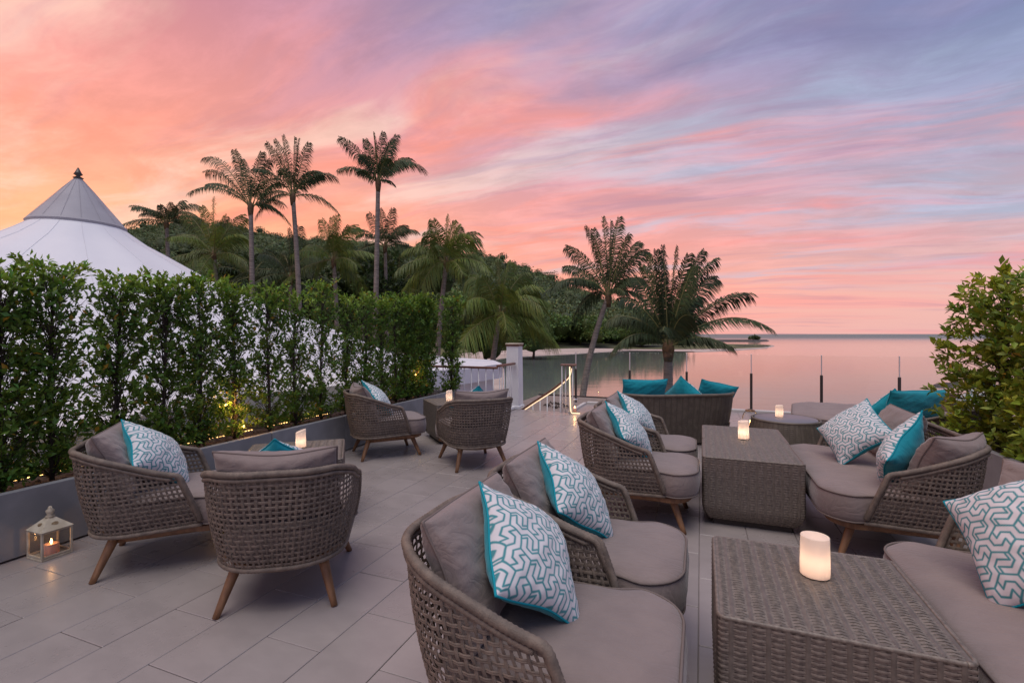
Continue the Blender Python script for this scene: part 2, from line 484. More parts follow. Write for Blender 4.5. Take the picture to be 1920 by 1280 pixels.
V = np.stack([XX, YY, ZZ], -1).reshape(-1, 3)
nr, nc = KK.shape
idx = np.arange(nr * nc).reshape(nr, nc)
Q = np.stack([idx[:-1, :-1], idx[:-1, 1:], idx[1:, 1:], idx[1:, :-1]], -1).reshape(-1, 4)
tag(link('hill', mesh_np('hill', V, Q, M_land, True)), kind='structure')

# low land under the palms and the tent, with the far shore
def smooth_poly(pts, n=6, j=0.0):
    P = np.array(pts, float); out = []
    m = len(P)
    for i in range(m):
        p0, p1, p2, p3 = P[i - 1], P[i], P[(i + 1) % m], P[(i + 2) % m]
        for k in range(n):
            t = k / n
            out.append(0.5 * ((2 * p1) + (-p0 + p2) * t + (2 * p0 - 5 * p1 + 4 * p2 - p3) * t * t + (-p0 + 3 * p1 - 3 * p2 + p3) * t ** 3))
    return [tuple(q) for q in out]
def bank(name, rim, z, m, drop=0.5, spread=1.0, kind='structure'):
    """a low bank: a flat top whose edge slopes under the water"""
    P = np.array(rim); c = P.mean(0)
    o = P + (P - c) / (np.linalg.norm(P - c, axis=1)[:, None] + 1e-6) * spread
    n = len(P)
    V = np.concatenate([np.c_[P, np.full(n, z)], np.c_[o, np.full(n, z - drop)]])
    Fc = [tuple(range(n))] + [(i, i + n, (i + 1) % n + n, (i + 1) % n) for i in range(n)]
    me = mesh_np(name, V, Fc, m)
    return tag(link(name, me), kind=kind)
def g2(px, py, z=WZ): p = at(px, py, z); return (p[0], p[1])
sand = [(-60, 6), (-20, -8), (-6, -8), (-3.2, 9), (-1.5, 17), (-0.6, 30), (-1.0, 55), g2(925, 675), g2(975, 668), g2(1060, 664), g2(1150, 658.5), g2(1220, 658.0), g2(1300, 659.5), g2(1380, 656.5), g2(1440, 651.5), g2(1436, 646.5), g2(1300, 644.2), (62, 196), (-60, 230), (-260, 200), (-200, 60)]
bank('beach', smooth_poly(sand, 5), WZ + 0.10, M_sand, 0.35, 1.2)
grass_ = [(-58, 8), (-21, -4), (-8, -4), (-5.0, 12), (-3.5, 24), (-6.0, 50), g2(860, 664), g2(975, 657), g2(1100, 653.0), g2(1180, 655.0), g2(1260, 655.5), g2(1340, 654.6), g2(1400, 653), g2(1436, 650.6), g2(1430, 647), g2(1300, 645), (56, 190), (-60, 220), (-240, 190), (-180, 62)]
bank('marsh_grass_flat', smooth_poly(grass_, 5), WZ + 0.22, M_grass, 0.25, 0.8)
def lump(mb, c, r, seed, k=14, squash=0.4):
    rs = np.random.default_rng(seed)
    P = []; rows = 5
    for i in range(rows):
        t = i / (rows - 1); rr_ = math.cos(t * 1.45)
        for j in range(k):
            a = j * 2 * math.pi / k
            q = 1 + rs.uniform(-.18, .18)
            P.append((c[0] + r * rr_ * math.cos(a) * q, c[1] + r * rr_ * math.sin(a) * q, c[2] + r * squash * math.sin(t * 1.45) * q))
    Fc = [(i * k + j, i * k + (j + 1) % k, (i + 1) * k + (j + 1) % k, (i + 1) * k + j) for i in range(rows - 1) for j in range(k)]
    Fc.append(tuple((rows - 1) * k + j for j in range(k)))
    mb.add(P, Fc)
mb = MB()
for i in range(26):
    p = g2(1375 + i * 2.5, 650.2 + random.uniform(-.7, .6))
    lump(mb, (p[0], p[1], WZ - 0.1), random.uniform(.6, 1.5), i)
tag(mb.build('shore_rocks', M_rock), 'dark rocks at the tip of the grassy spit', 'rocks', kind='stuff')
spit = smooth_poly([g2(1180, 640.5), g2(1300, 640.2), g2(1400, 640.4), g2(1432, 639.8), g2(1425, 638.8), g2(1300, 638.8), g2(1180, 639.0)], 5)
bank('far_spit', spit, WZ + 0.7, M_rock, 0.9, 2.0)
# right foreshore rocks seen past the bush
mb = MB()
for i in range(14):
    p = g2(1775 + random.uniform(-18, 60), 722 + random.uniform(-4, 5))
    lump(mb, (p[0], p[1], WZ - 0.1), random.uniform(.25, .7), 50 + i)
tag(mb.build('reef_rocks', M_rock), 'low dark rocks in the water beyond the yellow-green bush', 'rocks', kind='stuff')

# ------------------------------------------------------------------ leaves
def frame_from(n):
    """orthonormal frames (m,3,3) whose third axis is n"""
    n = n / (np.linalg.norm(n, axis=1)[:, None] + 1e-9)
    a = np.where(np.abs(n[:, 2:3]) < .9, np.array([[0, 0, 1.0]]), np.array([[1.0, 0, 0]]))
    x = np.cross(a, n); x /= np.linalg.norm(x, axis=1)[:, None] + 1e-9
    y = np.cross(n, x)
    return x, y, n
def leaves(base, direc, nrm, L, Wd, fold=0.25):
    """kite leaves: base points, directions, rough normals, lengths, widths -> V,F(tris)"""
    direc = direc / (np.linalg.norm(direc, axis=1)[:, None] + 1e-9)
    side = np.cross(direc, nrm); side /= np.linalg.norm(side, axis=1)[:, None] + 1e-9
    nn = np.cross(side, direc)
    L = L[:, None]; Wd = Wd[:, None]
    p0 = base; p2 = base + direc * L
    m = base + direc * L * .5
    p1 = m + side * Wd * .5 + nn * Wd * fold
    p3 = m - side * Wd * .5 + nn * Wd * fold
    V = np.stack([p0, p1, p2, p3], 1).reshape(-1, 3)
    i = np.arange(len(base)) * 4
    Fc = np.concatenate([np.stack([i, i + 1, i + 2], 1), np.stack([i, i + 2, i + 3], 1)])
    return V, Fc
def set_tint(me, cols):
    a = me.color_attributes.new('tint', 'FLOAT_COLOR', 'POINT')
    a.data.foreach_set('color', np.c_[cols, np.ones(len(cols))].astype(np.float32).ravel())
def rand_tint(n, rs, lo=.6, hi=1.4, per=4):
    f = rs.uniform(lo, hi, n); h = rs.normal(0, .10, n)
    c = np.stack([f * (1 + h * 1.4), f, f * (1 - h)], 1)
    return np.repeat(np.clip(c, .1, 2.5), per, 0)
def twig_tris(p, q, r0, r1, rs):
    """thin three-sided twigs from p to q"""
    dvec = q - p; x, y, _ = frame_from(dvec)
    V = []
    for k in range(3):
        a = 2 * math.pi * k / 3
        o = math.cos(a) * x + math.sin(a) * y
        V += [p + o * r0, q + o * r1]
    V = np.stack(V, 1).reshape(-1, 3)
    i = np.arange(len(p)) * 6; Fc = []
    for k in range(3):
        a, b_ = 2 * k, 2 * ((k + 1) % 3)
        Fc.append(np.stack([i + a, i + b_, i + b_ + 1], 1)); Fc.append(np.stack([i + a, i + b_ + 1, i + a + 1], 1))
    return V, np.concatenate(Fc)

def shrub(name, loc, size, nclus, nleaf, leaf, m_leaf, label, group, cat='shrub', seed=0, dens=None, yellow=0.01, trunk_r=0.014, height=None, shape=None, crown_name='foliage'):
    rs = np.random.default_rng(seed)
    sx, sy, z0, z1 = size
    root = empty(name, loc, 0, label=label, cat=cat, group=group)
    C = rs.uniform(-1, 1, (nclus * 4, 3)); C[:, 2] = rs.uniform(0, 1, nclus * 4)
    keep = np.ones(len(C), bool)
    if dens is not None: keep &= rs.uniform(0, 1, len(C)) < dens(C)
    if shape is not None: keep &= shape(C)
    C = C[keep][:nclus]; nclus = len(C)
    P = np.stack([C[:, 0] * sx, C[:, 1] * sy, z0 + (z1 - z0) * C[:, 2]], 1)
    # grid aligned with the planter
    Rg = np.array([[GB[0], GA[0]], [GB[1], GA[1]]])
    P[:, :2] = P[:, :2] @ Rg.T
    tr = np.zeros((nclus, 3)); tr[:, 2] = np.clip(P[:, 2] - rs.uniform(.08, .35, nclus), .02, None)
    out = P - tr
    outn = out / (np.linalg.norm(out, axis=1)[:, None] + 1e-9)
    # leaves of one cluster sit along the last 10 cm of its twig
    k = nleaf
    base = np.repeat(P, k, 0) - np.repeat(outn, k, 0) * rs.uniform(-.02, .10, nclus * k)[:, None]
    dr = rs.normal(0, 1, (nclus * k, 3)); dr /= np.linalg.norm(dr, axis=1)[:, None]
    direc = dr * .9 + np.repeat(outn, k, 0) * .55 + np.array([0, 0, .25])
    nrm = rs.normal(0, .6, (nclus * k, 3)) + np.array([0, 0, 1.0])
    L = leaf * rs.uniform(.65, 1.25, nclus * k)
    V, Fc = leaves(base, direc, nrm, L, L * rs.uniform(.38, .55, nclus * k))
    mi = np.zeros(len(Fc), int)
    if yellow > 0:
        ym = rs.uniform(0, 1, nclus * k) < yellow
        mi = np.concatenate([ym, ym]).astype(int)
    tint = rand_tint(nclus * k, rs)
    # paler, yellower tint towards the top
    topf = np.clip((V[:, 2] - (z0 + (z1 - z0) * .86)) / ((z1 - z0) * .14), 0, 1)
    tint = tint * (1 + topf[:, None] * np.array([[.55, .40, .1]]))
    me = mesh_np(crown_name, V, Fc, [m_leaf, M_yleaf], False, mi)
    set_tint(me, tint)
    link(crown_name, me, root)
    tv, tf = twig_tris(tr, P, .0028, .0012, rs)
    link('twigs', mesh_np('twigs', tv, tf, M_bark), root)['kind'] = 'stuff'
    mb = MB(); zz_ = np.linspace(0, z1 * .93, 9)
    pts = np.stack([np.sin(zz_ * 3 + seed) * .012, np.cos(zz_ * 2.3 + seed) * .012, zz_], 1)
    mb.tube(pts, np.linspace(trunk_r, trunk_r * .35, 9), 6)
    mb.build('trunk', M_bark, root, True)
    return root

# ------------------------------------------------------------------ forest on the hill
def ico():
    t = (1 + 5 ** .5) / 2
    v = np.array([(-1, t, 0), (1, t, 0), (-1, -t, 0), (1, -t, 0), (0, -1, t), (0, 1, t), (0, -1, -t), (0, 1, -t), (t, 0, -1), (t, 0, 1), (-t, 0, -1), (-t, 0, 1)], float)
    f = [(0, 11, 5), (0, 5, 1), (0, 1, 7), (0, 7, 10), (0, 10, 11), (1, 5, 9), (5, 11, 4), (11, 10, 2), (10, 7, 6), (7, 1, 8), (3, 9, 4), (3, 4, 2), (3, 2, 6), (3, 6, 8), (3, 8, 9), (4, 9, 5), (2, 4, 11), (6, 2, 10), (8, 6, 7), (9, 8, 1)]
    v /= np.linalg.norm(v, axis=1)[:, None]
    vs = list(v); cache = {}; nf = []
    def mid(a, b):
        kk = (min(a, b), max(a, b))
        if kk not in cache:
            m = vs[a] + vs[b]; vs.append(m / np.linalg.norm(m)); cache[kk] = len(vs) - 1
        return cache[kk]
    for a, b, c_ in f:
        x, y, z = mid(a, b), mid(b, c_), mid(c_, a)
        nf += [(a, x, z), (b, y, x), (c_, z, y), (x, y, z)]
    return np.array(vs), np.array(nf)
ICO_V, ICO_F = ico()
def crowns(name, cen, rad, nleaf, leaf, m, seed, squash=.85, parent=None, hull=0.80, lo=.55, hi=1.45):
    """many crowns in one mesh: an uneven hull with leaf clumps over it"""
    rs = np.random.default_rng(seed); n = len(cen)
    sub = np.repeat(rad, 1)
    ph = rs.uniform(0, 6.28, (n, 3))
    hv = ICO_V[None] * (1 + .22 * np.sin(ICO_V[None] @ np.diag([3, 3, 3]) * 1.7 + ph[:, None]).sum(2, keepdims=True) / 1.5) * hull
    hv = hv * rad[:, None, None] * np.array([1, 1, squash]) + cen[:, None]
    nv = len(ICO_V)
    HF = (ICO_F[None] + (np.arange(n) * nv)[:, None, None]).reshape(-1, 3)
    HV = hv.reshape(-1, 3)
    tone = rs.uniform(.72, 1.3, n)
    dirs = rs.normal(0, 1, (n, nleaf, 3)); dirs[..., 2] = np.abs(dirs[..., 2]) * 1.1 - .25
    dirs /= np.linalg.norm(dirs, axis=2)[..., None]
    bump = 1 + .22 * np.sin(dirs * 5.1 + ph[:, None]).sum(2, keepdims=True) / 1.5
    P = cen[:, None] + dirs * bump * (rad[:, None, None]) * rs.uniform(.78, 1.10, (n, nleaf, 1)) * np.array([1, 1, squash])
    P = P.reshape(-1, 3); D = dirs.reshape(-1, 3) + rs.normal(0, .7, P.shape)
    Nn = rs.normal(0, .5, P.shape) + dirs.reshape(-1, 3) * .5 + np.array([0, 0, .8])
    L = np.repeat(leaf * rad / rad.mean(), nleaf) * rs.uniform(.6, 1.4, len(P))
    LV, LF = leaves(P, D, Nn, L, L * .75)
    V = np.concatenate([HV, LV]); Fc = np.concatenate([HF, LF + len(HV)])
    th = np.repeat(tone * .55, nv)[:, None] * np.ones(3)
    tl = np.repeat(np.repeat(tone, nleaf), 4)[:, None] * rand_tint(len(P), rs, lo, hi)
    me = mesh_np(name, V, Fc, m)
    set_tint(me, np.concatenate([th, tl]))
    return link(name, me, parent)
rs = np.random.default_rng(3)
n = 2300
yy = 150 + 300 * rs.uniform(0, 1, n) ** .9
kk = rs.uniform(-1.15, .335, n)
xx = kk * yy
hz = hill_z(xx, yy)
ok = (hz > WZ + .3)
cen = np.stack([xx, yy, hz + rs.uniform(1.5, 4.5, n)], 1)[ok]
rad = rs.uniform(3.2, 6.0, ok.sum())
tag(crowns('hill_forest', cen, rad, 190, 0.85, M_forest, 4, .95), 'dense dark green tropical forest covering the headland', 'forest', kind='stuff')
# taller trees that break the skyline
n = 130
pxx = rs.uniform(230, 1230, n); yy = rs.uniform(395, 430, n); xx = (pxx - 960) / F * yy
cen = np.stack([xx, yy, hill_z(xx, yy) + rs.uniform(4, 9.5, n)], 1); rad = rs.uniform(2.4, 5.0, n)
tag(crowns('ridge_forest', cen, rad, 260, 0.70, M_forest, 6, .8, hull=.6), 'taller trees standing along the ridge of the headland', 'forest', kind='stuff')
# shore belt
n = 190
pxx = rs.uniform(560, 1285, n); yy = rs.uniform(128, 165, n); xx = (pxx - 960) / F * yy
hgt = np.interp(pxx, [560, 900, 1100, 1200, 1285], [9, 8.5, 7.5, 5.5, 3.0])
rad = rs.uniform(.30, .50, n) * hgt
cen = np.stack([xx, yy, WZ + hgt * rs.uniform(.35, .85, n)], 1)
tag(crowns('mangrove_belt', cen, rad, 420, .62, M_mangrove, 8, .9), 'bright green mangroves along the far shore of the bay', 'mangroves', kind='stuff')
# far bushes on the thin spit
n = 5
cen = np.array([(*g2(1405 + i * 4, 639.4), WZ + 1.2 + .5 * (i % 2)) for i in range(n)]); rad = rs.uniform(.5, 1.3, n)
tag(crowns('spit_bushes', cen, rad, 120, .6, M_forest, 9), 'tiny dark bushes on the thin far spit', 'bushes', kind='stuff')

# two houses in the forest
def house(px, py, Y, wd, dp, ht, rz, label):
    x, y, z = up(px, py, Y)
    r = empty('hillside_house', (x, y, z), rz, label=label, cat='house', group='houses half hidden on the wooded hill')
    MB().box((0, 0, ht / 2), (wd, dp, ht), bev=.05).build('wall', M_hwall, r)
    mb = MB(); e = .8
    P = [(-wd / 2 - e, -dp / 2 - e, ht), (wd / 2 + e, -dp / 2 - e, ht), (wd / 2 + e, dp / 2 + e, ht), (-wd / 2 - e, dp / 2 + e, ht), (-wd / 4, 0, ht + 1.8), (wd / 4, 0, ht + 1.8)]
    mb.add(P, [(0, 1, 5, 4), (1, 2, 5), (2, 3, 4, 5), (3, 0, 4), (3, 2, 1, 0)]); mb.build('roof', M_roof, r)
    for i in range(3):
        MB().box(((i - 1) * wd / 3.2, -dp / 2 - .03, ht * .5), (wd / 5, .08, ht * .55)).build('window', M_drk, r)
house(1032, 580, 255, 10, 7, 3.4, .1, 'small grey-roofed house on the wooded hillside, left one of two')
house(1052, 592, 235, 8, 6, 3.6, -.2, 'small pale house lower on the wooded hillside, right one of two')

# ------------------------------------------------------------------ palms
def frond_mesh(P0, P1, P2, seed, leaflen, n=40, droop=0.55, m=None, width=.037):
    rs = np.random.default_rng(seed)
    t = np.linspace(0, 1, 13)[:, None]
    c = (1 - t) ** 2 * P0 + 2 * t * (1 - t) * P1 + t ** 2 * P2
    L = np.linalg.norm(np.diff(c, axis=0), axis=1).sum()
    mb = MB(); mb.tube(c, np.linspace(.035, .006, 13), 4, cap=False, mi=1)
    V = [np.concatenate(mb.v)]; Fq = np.array(mb.f); nv = len(V[0])
    tt = np.linspace(.16, .995, n)
    tt = np.repeat(tt, 2); sd = np.tile([1.0, -1.0], n)
    tt = np.clip(tt + rs.uniform(-.006, .006, 2 * n), 0, 1)[:, None]
    b = (1 - tt) ** 2 * P0 + 2 * tt * (1 - tt) * P1 + tt ** 2 * P2
    T = 2 * (1 - tt) * (P1 - P0) + 2 * tt * (P2 - P1); T /= np.linalg.norm(T, axis=1)[:, None]
    side = np.cross(T, [0, 0, 1.0]); side /= np.linalg.norm(side, axis=1)[:, None] + 1e-6
    upn = np.cross(side, T)
    tz = abs((P2 - P0)[2]) / (np.linalg.norm(P2 - P0) + 1e-6)
    tw = rs.choice([-1, 1]) * (rs.uniform(.75, 1.35) * np.clip((tz - .35) / .4, 0, 1) + .15)
    side, upn = side * math.cos(tw) + upn * math.sin(tw), upn * math.cos(tw) - side * math.sin(tw)
    ll = leaflen * 1.15 * (np.sin((.14 + .70 * tt) * math.pi) ** .8) * rs.uniform(.85, 1.12, (2 * n, 1))
    fw = .50 + .75 * tt ** 2 + rs.normal(0, .06, (2 * n, 1))
    dr = side * sd[:, None] * (1.0 - .25 * tt) + T * fw + upn * .16 + rs.normal(0, .11, (2 * n, 3))
    dr /= np.linalg.norm(dr, axis=1)[:, None]
    wind = np.array([.16, 0, 0])
    p1 = b + dr * ll * .5 + (np.array([0, 0, -1]) * droop * .22 + wind * .3) * ll
    p2 = b + dr * ll * .82 + (np.array([0, 0, -1]) * droop * .85 + wind) * ll
    wv = T * width * .5
    wv2 = upn * .0
    A = np.stack([b - wv * .6, b + wv * .6, p1 + wv, p1 - wv, p2], 1).reshape(-1, 3)
    i = np.arange(2 * n) * 5 + nv
    V.append(A)
    V = np.concatenate(V)
    tris = np.concatenate([np.stack([i, i + 1, i + 2], 1), np.stack([i, i + 2, i + 3], 1), np.stack([i + 3, i + 2, i + 4], 1)])
    qt = np.concatenate([Fq[:, [0, 1, 2]], Fq[:, [0, 2, 3]]])
    allf = np.concatenate([qt, tris])
    mi = np.r_[np.ones(len(qt), int), np.zeros(len(tris), int)]
    me = mesh_np('frond', V, allf, [m, M_rachis], False, mi)
    tone = rs.uniform(.75, 1.3)
    tint = np.concatenate([np.full((nv, 3), 1.0), rand_tint(2 * n, rs, .7, 1.3, 5) * tone])
    set_tint(me, tint)
    return me
def palm(label, crown, Y, basepx, tips, seed, flen=3.6, nrand=14, m=None, trunk=(.175, .115), droop=.8, leaflen=.75, emin=-35, emax=75, n=76, basez=WZ - .1, group='coconut palms around the bay'):
    """crown: picture point of the crown's heart; tips: picture points of the fronds that stand out"""
    rs = np.random.default_rng(seed)
    m = m or M_frond
    C0 = np.array(up(crown[0], crown[1], Y))
    xb = (basepx[0] - 960) / F * Y
    zb = CAMH - (basepx[1] - 626) / F * Y
    # trunk follows the line through the seen base, down to the ground
    dxdz = (C0[0] - xb) / (C0[2] - zb)
    B0 = np.array([xb + dxdz * (basez - zb) * .55, Y + rs.uniform(-.3, .3), basez])
    root = empty('palm_tree', tuple(B0), 0, label=label, cat='palm tree', group=group)
    t = np.linspace(0, 1, 26)[:, None]
    mid = np.array([xb, Y, zb])
    tm = (zb - basez) / (C0[2] - basez)
    tm = min(max(tm, .2), .8)
    ctrl = (mid - (1 - tm) ** 2 * B0 - tm ** 2 * C0) / (2 * tm * (1 - tm))
    ctrl[2] = (B0[2] + C0[2]) / 2
    c = (1 - t) ** 2 * B0 + 2 * t * (1 - t) * ctrl + t ** 2 * C0
    rr_ = np.linspace(trunk[0], trunk[1], 26) * (1 + .03 * np.sin(np.arange(26) * 2.4)); rr_[0] *= 1.5; rr_[1] *= 1.15
    mb = MB(); mb.tube(c - B0, rr_, 10); mb.build('trunk', M_palmbark, root, True)
    mb = MB()
    mb.tube(np.array([C0 - B0 + np.array([0, 0, q]) for q in (-.55, -.35, -.1, .1, .3)]), [trunk[1] * 1.02, trunk[1] * 1.25, trunk[1] * 1.5, trunk[1] * 1.3, .04], 9)
    mb.build('crown_husk', M_husk, root, True)
    k = 0
    for i, tp in enumerate(tips):
        px, py = tp[:2]; lift = tp[2] if len(tp) > 2 else .22
        Yt = Y + (tp[3] if len(tp) > 3 else rs.uniform(-.8, .8))
        P2 = np.array(up(px, py, Yt)); P0 = C0 + rs.normal(0, .05, 3)
        Ld = np.linalg.norm(P2 - P0)
        P1 = (P0 * .45 + P2 * .55) + np.array([0, 0, Ld * (lift + .07)])
        me = frond_mesh(P0 - B0, P1 - B0, P2 - B0, seed * 100 + i, leaflen * min(1.0, Ld / flen + .25), n, droop, m)
        link('frond', me, root); k += 1
    for i in range(nrand):
        az_ = 2 * math.pi * (i * .382 + rs.uniform(-.04, .04)) + seed
        el = math.radians(emin + (emax - emin) * ((i + .5) / nrand) + rs.uniform(-8, 8))
        L = flen * rs.uniform(.85, 1.05)
        dh = np.array([math.cos(az_), math.sin(az_), 0])
        P0 = C0 + dh * .08
        P1 = P0 + (dh * math.cos(el) + np.array([0, 0, math.sin(el) + .25])) * L * .5
        P2 = P1 + (dh * math.cos(el * .6) + np.array([0, 0, math.sin(el) * .6 - droop * .9])) * L * .48
        me = frond_mesh(P0 - B0, P1 - B0, P2 - B0, seed * 100 + 50 + i, leaflen, n, droop, m)
        link('frond', me, root)
    return root
palm('tall coconut palm with long fronds swept left, first of the three tallest', (470, 388), 28, (473, 545),
     [(382, 296, .28), (356, 360, .30), (440, 282, .05), (386, 322, .25), (490, 286, .08), (525, 345, .3), (520, 395, .3), (455, 300, .05), (505, 300, .12), (540, 415, .35)], 1, 2.9, 4, emin=30, emax=85, leaflen=.58)
palm('tall coconut palm with a broad round crown, middle of the three tallest', (549, 368), 28.5, (560, 545),
     [(500, 268, .1), (530, 255, .04), (552, 258, .03), (578, 268, .08), (628, 332, .35), (632, 396, .30), (492, 372, .3), (560, 262, .05), (515, 262, .1), (600, 325, .35), (480, 405, .4)], 2, 2.9, 4, emin=30, emax=85, leaflen=.58)
palm('tallest coconut palm, slim and standing alone right of the others', (709, 342), 28, (705, 555),
     [(638, 258, .15), (685, 262, .1), (700, 250, .04), (718, 248, .03), (742, 254, .06), (795, 318, .40), (770, 300, .35), (738, 345, .3), (672, 320, .25), (735, 262, .08), (758, 305, .3)], 3, 2.5, 4, emin=40, emax=85, leaflen=.58)
palm('coconut palm left of the group with one long frond pointing left over the tent', (312, 418), 38, (315, 480),
     [(248, 386, .15), (300, 385, .2), (345, 378, .25), (372, 388, .4), (360, 425, .4), (330, 392, .2), (268, 400, .2), (375, 410, .4)], 4, 2.6, 8, trunk=(.18, .13), emin=0, leaflen=.7)
palm('bushy coconut palm between the leftmost palm and the tall pair', (401, 478), 31, (406, 530),
     [(345, 400, .2), (378, 388, .1), (400, 372, .05), (424, 405, .1), (455, 405, .2), (350, 480, .4), (450, 500, .4), (332, 520, .4), (458, 445, .3)], 5, 3.3, 10, m=M_frondy, leaflen=.8)
palm('dark low coconut palm behind the middle tall trunk', (545, 520), 33, (545, 560),
     [(500, 470, .2), (540, 430, .05), (560, 425, .05), (600, 465, .25), (480, 520, .35), (610, 530, .4), (505, 560, .4)], 6, 3.4, 10, leaflen=.85)
palm('medium coconut palm with upright fronds between two tall trunks', (626, 488), 31, (629, 545),
     [(603, 412, .08), (622, 408, .03), (632, 404, .03), (650, 425, .1), (666, 424, .2), (575, 460, .3), (590, 515, .45), (680, 480, .4), (665, 520, .45)], 7, 3.0, 9, m=M_frondy, leaflen=.8)
palm('coconut palm whose crown shows behind the tallest trunk', (722, 462), 36, (724, 550),
     [(692, 400, .1), (712, 392, .05), (735, 392, .05), (777, 432, .3), (760, 425, .2), (672, 440, .3), (775, 480, .4), (665, 490, .4)], 8, 3.1, 9, leaflen=.8)
palm('slender coconut palm with hanging side fronds right of the hedge end', (837, 492), 27, (821, 660),
     [(812, 414, .06), (838, 406, .03), (850, 416, .05), (862, 425, .1), (892, 440, .3), (885, 462, .35), (785, 455, .3), (790, 540, .5), (770, 500, .45), (880, 545, .5), (905, 510, .45)], 9, 2.9, 12, m=M_frondy, droop=.9, leaflen=.85, emin=-20)
palm('rounded low coconut palm with drooping bright green fronds', (938, 590), 24, (926, 662),
     [(905, 520, .15), (935, 490, .05), (955, 492, .08), (985, 515, .25), (1010, 545, .40), (1022, 600, .50), (1028, 645, .55), (880, 520, .3), (868, 575, .45), (875, 625, .55), (960, 655, .6), (1000, 560, .4), (915, 640, .6)], 10, 2.9, 12, m=M_frondy, droop=1.0, leaflen=.9, emin=-25)
palm('leaning coconut palm with a curved trunk in front of the bay', (1141, 555), 24, (1096, 720),
     [(1063, 462, .15), (1098, 425, .08), (1130, 408, .03), (1160, 408, .04), (1196, 455, .15), (1210, 470, .2), (1060, 500, .2), (1040, 535, .35), (1075, 600, .5), (1205, 560, .35), (1180, 525, .25), (1112, 430, .06), (1145, 415, .03), (1178, 440, .1), (1020, 548, .3)], 11, 2.3, 5, emin=10, leaflen=.58, basez=WZ, n=96)
palm('large coconut palm on the right with a long frond reaching over the sea', (1253, 650), 18, (1253, 735),
     [(1215, 478, .06), (1243, 462, .03), (1268, 464, .04), (1290, 478, .06), (1318, 470, .12), (1342, 487, .2), (1340, 520, .22), (1405, 552, .22), (1440, 612, .28), (1140, 600, .35), (1165, 560, .25), (1190, 520, .15), (1150, 655, .45), (1205, 500, .1), (1310, 560, .2), (1330, 640, .35), (1230, 470, .04), (1300, 500, .1), (1180, 640, .35)], 12, 2.5, 7, n=110, emin=20, emax=80, leaflen=.58, trunk=(.20, .15), basez=WZ)
for i, (cx, cy, Y, lab) in enumerate([(745, 545, 40, 'low palm hiding among dark trees right of the tallest trunk'), (470, 520, 42, 'low palm in shade left of the middle tall trunk'), (680, 505, 44, 'low palm showing left of the tallest trunk'), (775, 520, 46, 'low palm far back above the end of the hedge')]):
    palm(lab, (cx, cy), Y, (cx, cy + 30), [(cx - 35, cy - 50, .1), (cx + 5, cy - 65, .05), (cx + 40, cy - 45, .15)], 20 + i, 3.4, 12, leaflen=.85, n=30)

def broad_tree(px, py, Y, R, label, seed, m):
    x, y, z = up(px, py, Y)
    rs = np.random.default_rng(seed)
    root = empty('broadleaf_tree', (x, y, WZ + .1), 0, label=label, cat='tree', group='broad trees behind the hedge')
    k = 9
    cen = np.array([(rs.uniform(-.7, .7) * R, rs.uniform(-.5, .5) * R, z - WZ - rs.uniform(.1, 1.0) * R) for _ in range(k)])
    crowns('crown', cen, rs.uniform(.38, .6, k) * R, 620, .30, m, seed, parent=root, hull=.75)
    mb = MB(); H = z - WZ - .8 * R
    mb.tube([(0, 0, -.2), (.1, 0, H * .5), (0, .1, H)], [.22, .17, .10], 8)
    for q in cen[:5]:
        mb.tube([(0, .05, H * .7), tuple(q * np.array([.5, .5, .95])), tuple(q)], [.08, .05, .02], 5)
    mb.build('trunk', M_bark, root, True)
broad_tree(690, 505, 38, 3.2, 'dark broadleaf tree behind the hedge beside the tallest palm', 31, M_broad)
broad_tree(600, 520, 44, 3.4, 'dark broadleaf tree low between the palm trunks', 32, M_broad)
broad_tree(780, 500, 46, 4.0, 'dark broadleaf tree right of the tallest palm, below the ridge', 33, M_broad)
broad_tree(480, 500, 50, 4.2, 'dark broadleaf tree behind the left tall palm', 34, M_broad)
broad_tree(410, 505, 52, 4.0, 'dark broadleaf tree above the slope of the tent', 35, M_broad)
broad_tree(855, 560, 55, 4.2, 'green broadleaf tree beyond the slim end shrub', 36, M_mangrove)
broad_tree(910, 600, 62, 3.8, 'green broadleaf tree behind the rounded low palm', 37, M_mangrove)
broad_tree(1000, 612, 75, 3.6, 'green broadleaf tree at the near end of the far beach', 38, M_mangrove)

# ------------------------------------------------------------------ tent
TX, TY = -9.8, 11.0
tent = empty('pavilion_tent', (TX, TY, 0), 0, label='large white tensile tent with a conical peak cap behind the hedge', cat='tent')
prof = [(.80, 3.80), (.95, 3.68), (1.22, 3.46), (1.61, 3.24), (2.1, 2.95), (2.64, 2.62), (3.6, 2.20), (4.8, 1.75), (6.0, 1.22), (7.12, .80), (8.2, .62), (9.6, .54), (11.6, .49)]
pr = np.array(prof)
K = 144; V = []; NR = 22
for j in range(K):
    ph = 2 * math.pi * j / K
    dxy = np.array([math.cos(ph), math.sin(ph)])
    db = dxy @ GB
    base_b = TX * GB[0] + TY * GB[1]
    rm = 11.6
    if db > 0: rm = min(rm, (-4.75 - base_b) / db)
    if 0 <= ph < 1.2: rm = min(rm, 10.2)
    sc = 1 - .035 * abs(math.sin(ph * 7))
    rm *= sc
    ridge = .5 + .5 * math.cos(ph * 14)
    for i in range(NR):
        t = i / (NR - 1); r = .8 + (rm - .8) * t ** 1.25
        z = np.interp(r, pr[:, 0], pr[:, 1]) - .05 * math.sin(t * math.pi) * (1 - ridge)
        V.append((dxy[0] * r, dxy[1] * r, z))
    z = V[-1][2]
    V.append((dxy[0] * rm * 1.0, dxy[1] * rm, z - .32 - .06 * abs(math.sin(ph * 7))))
V = np.array(V); R_ = NR + 1
idx = np.arange(K * R_).reshape(K, R_)
i2 = np.roll(idx, -1, 0)
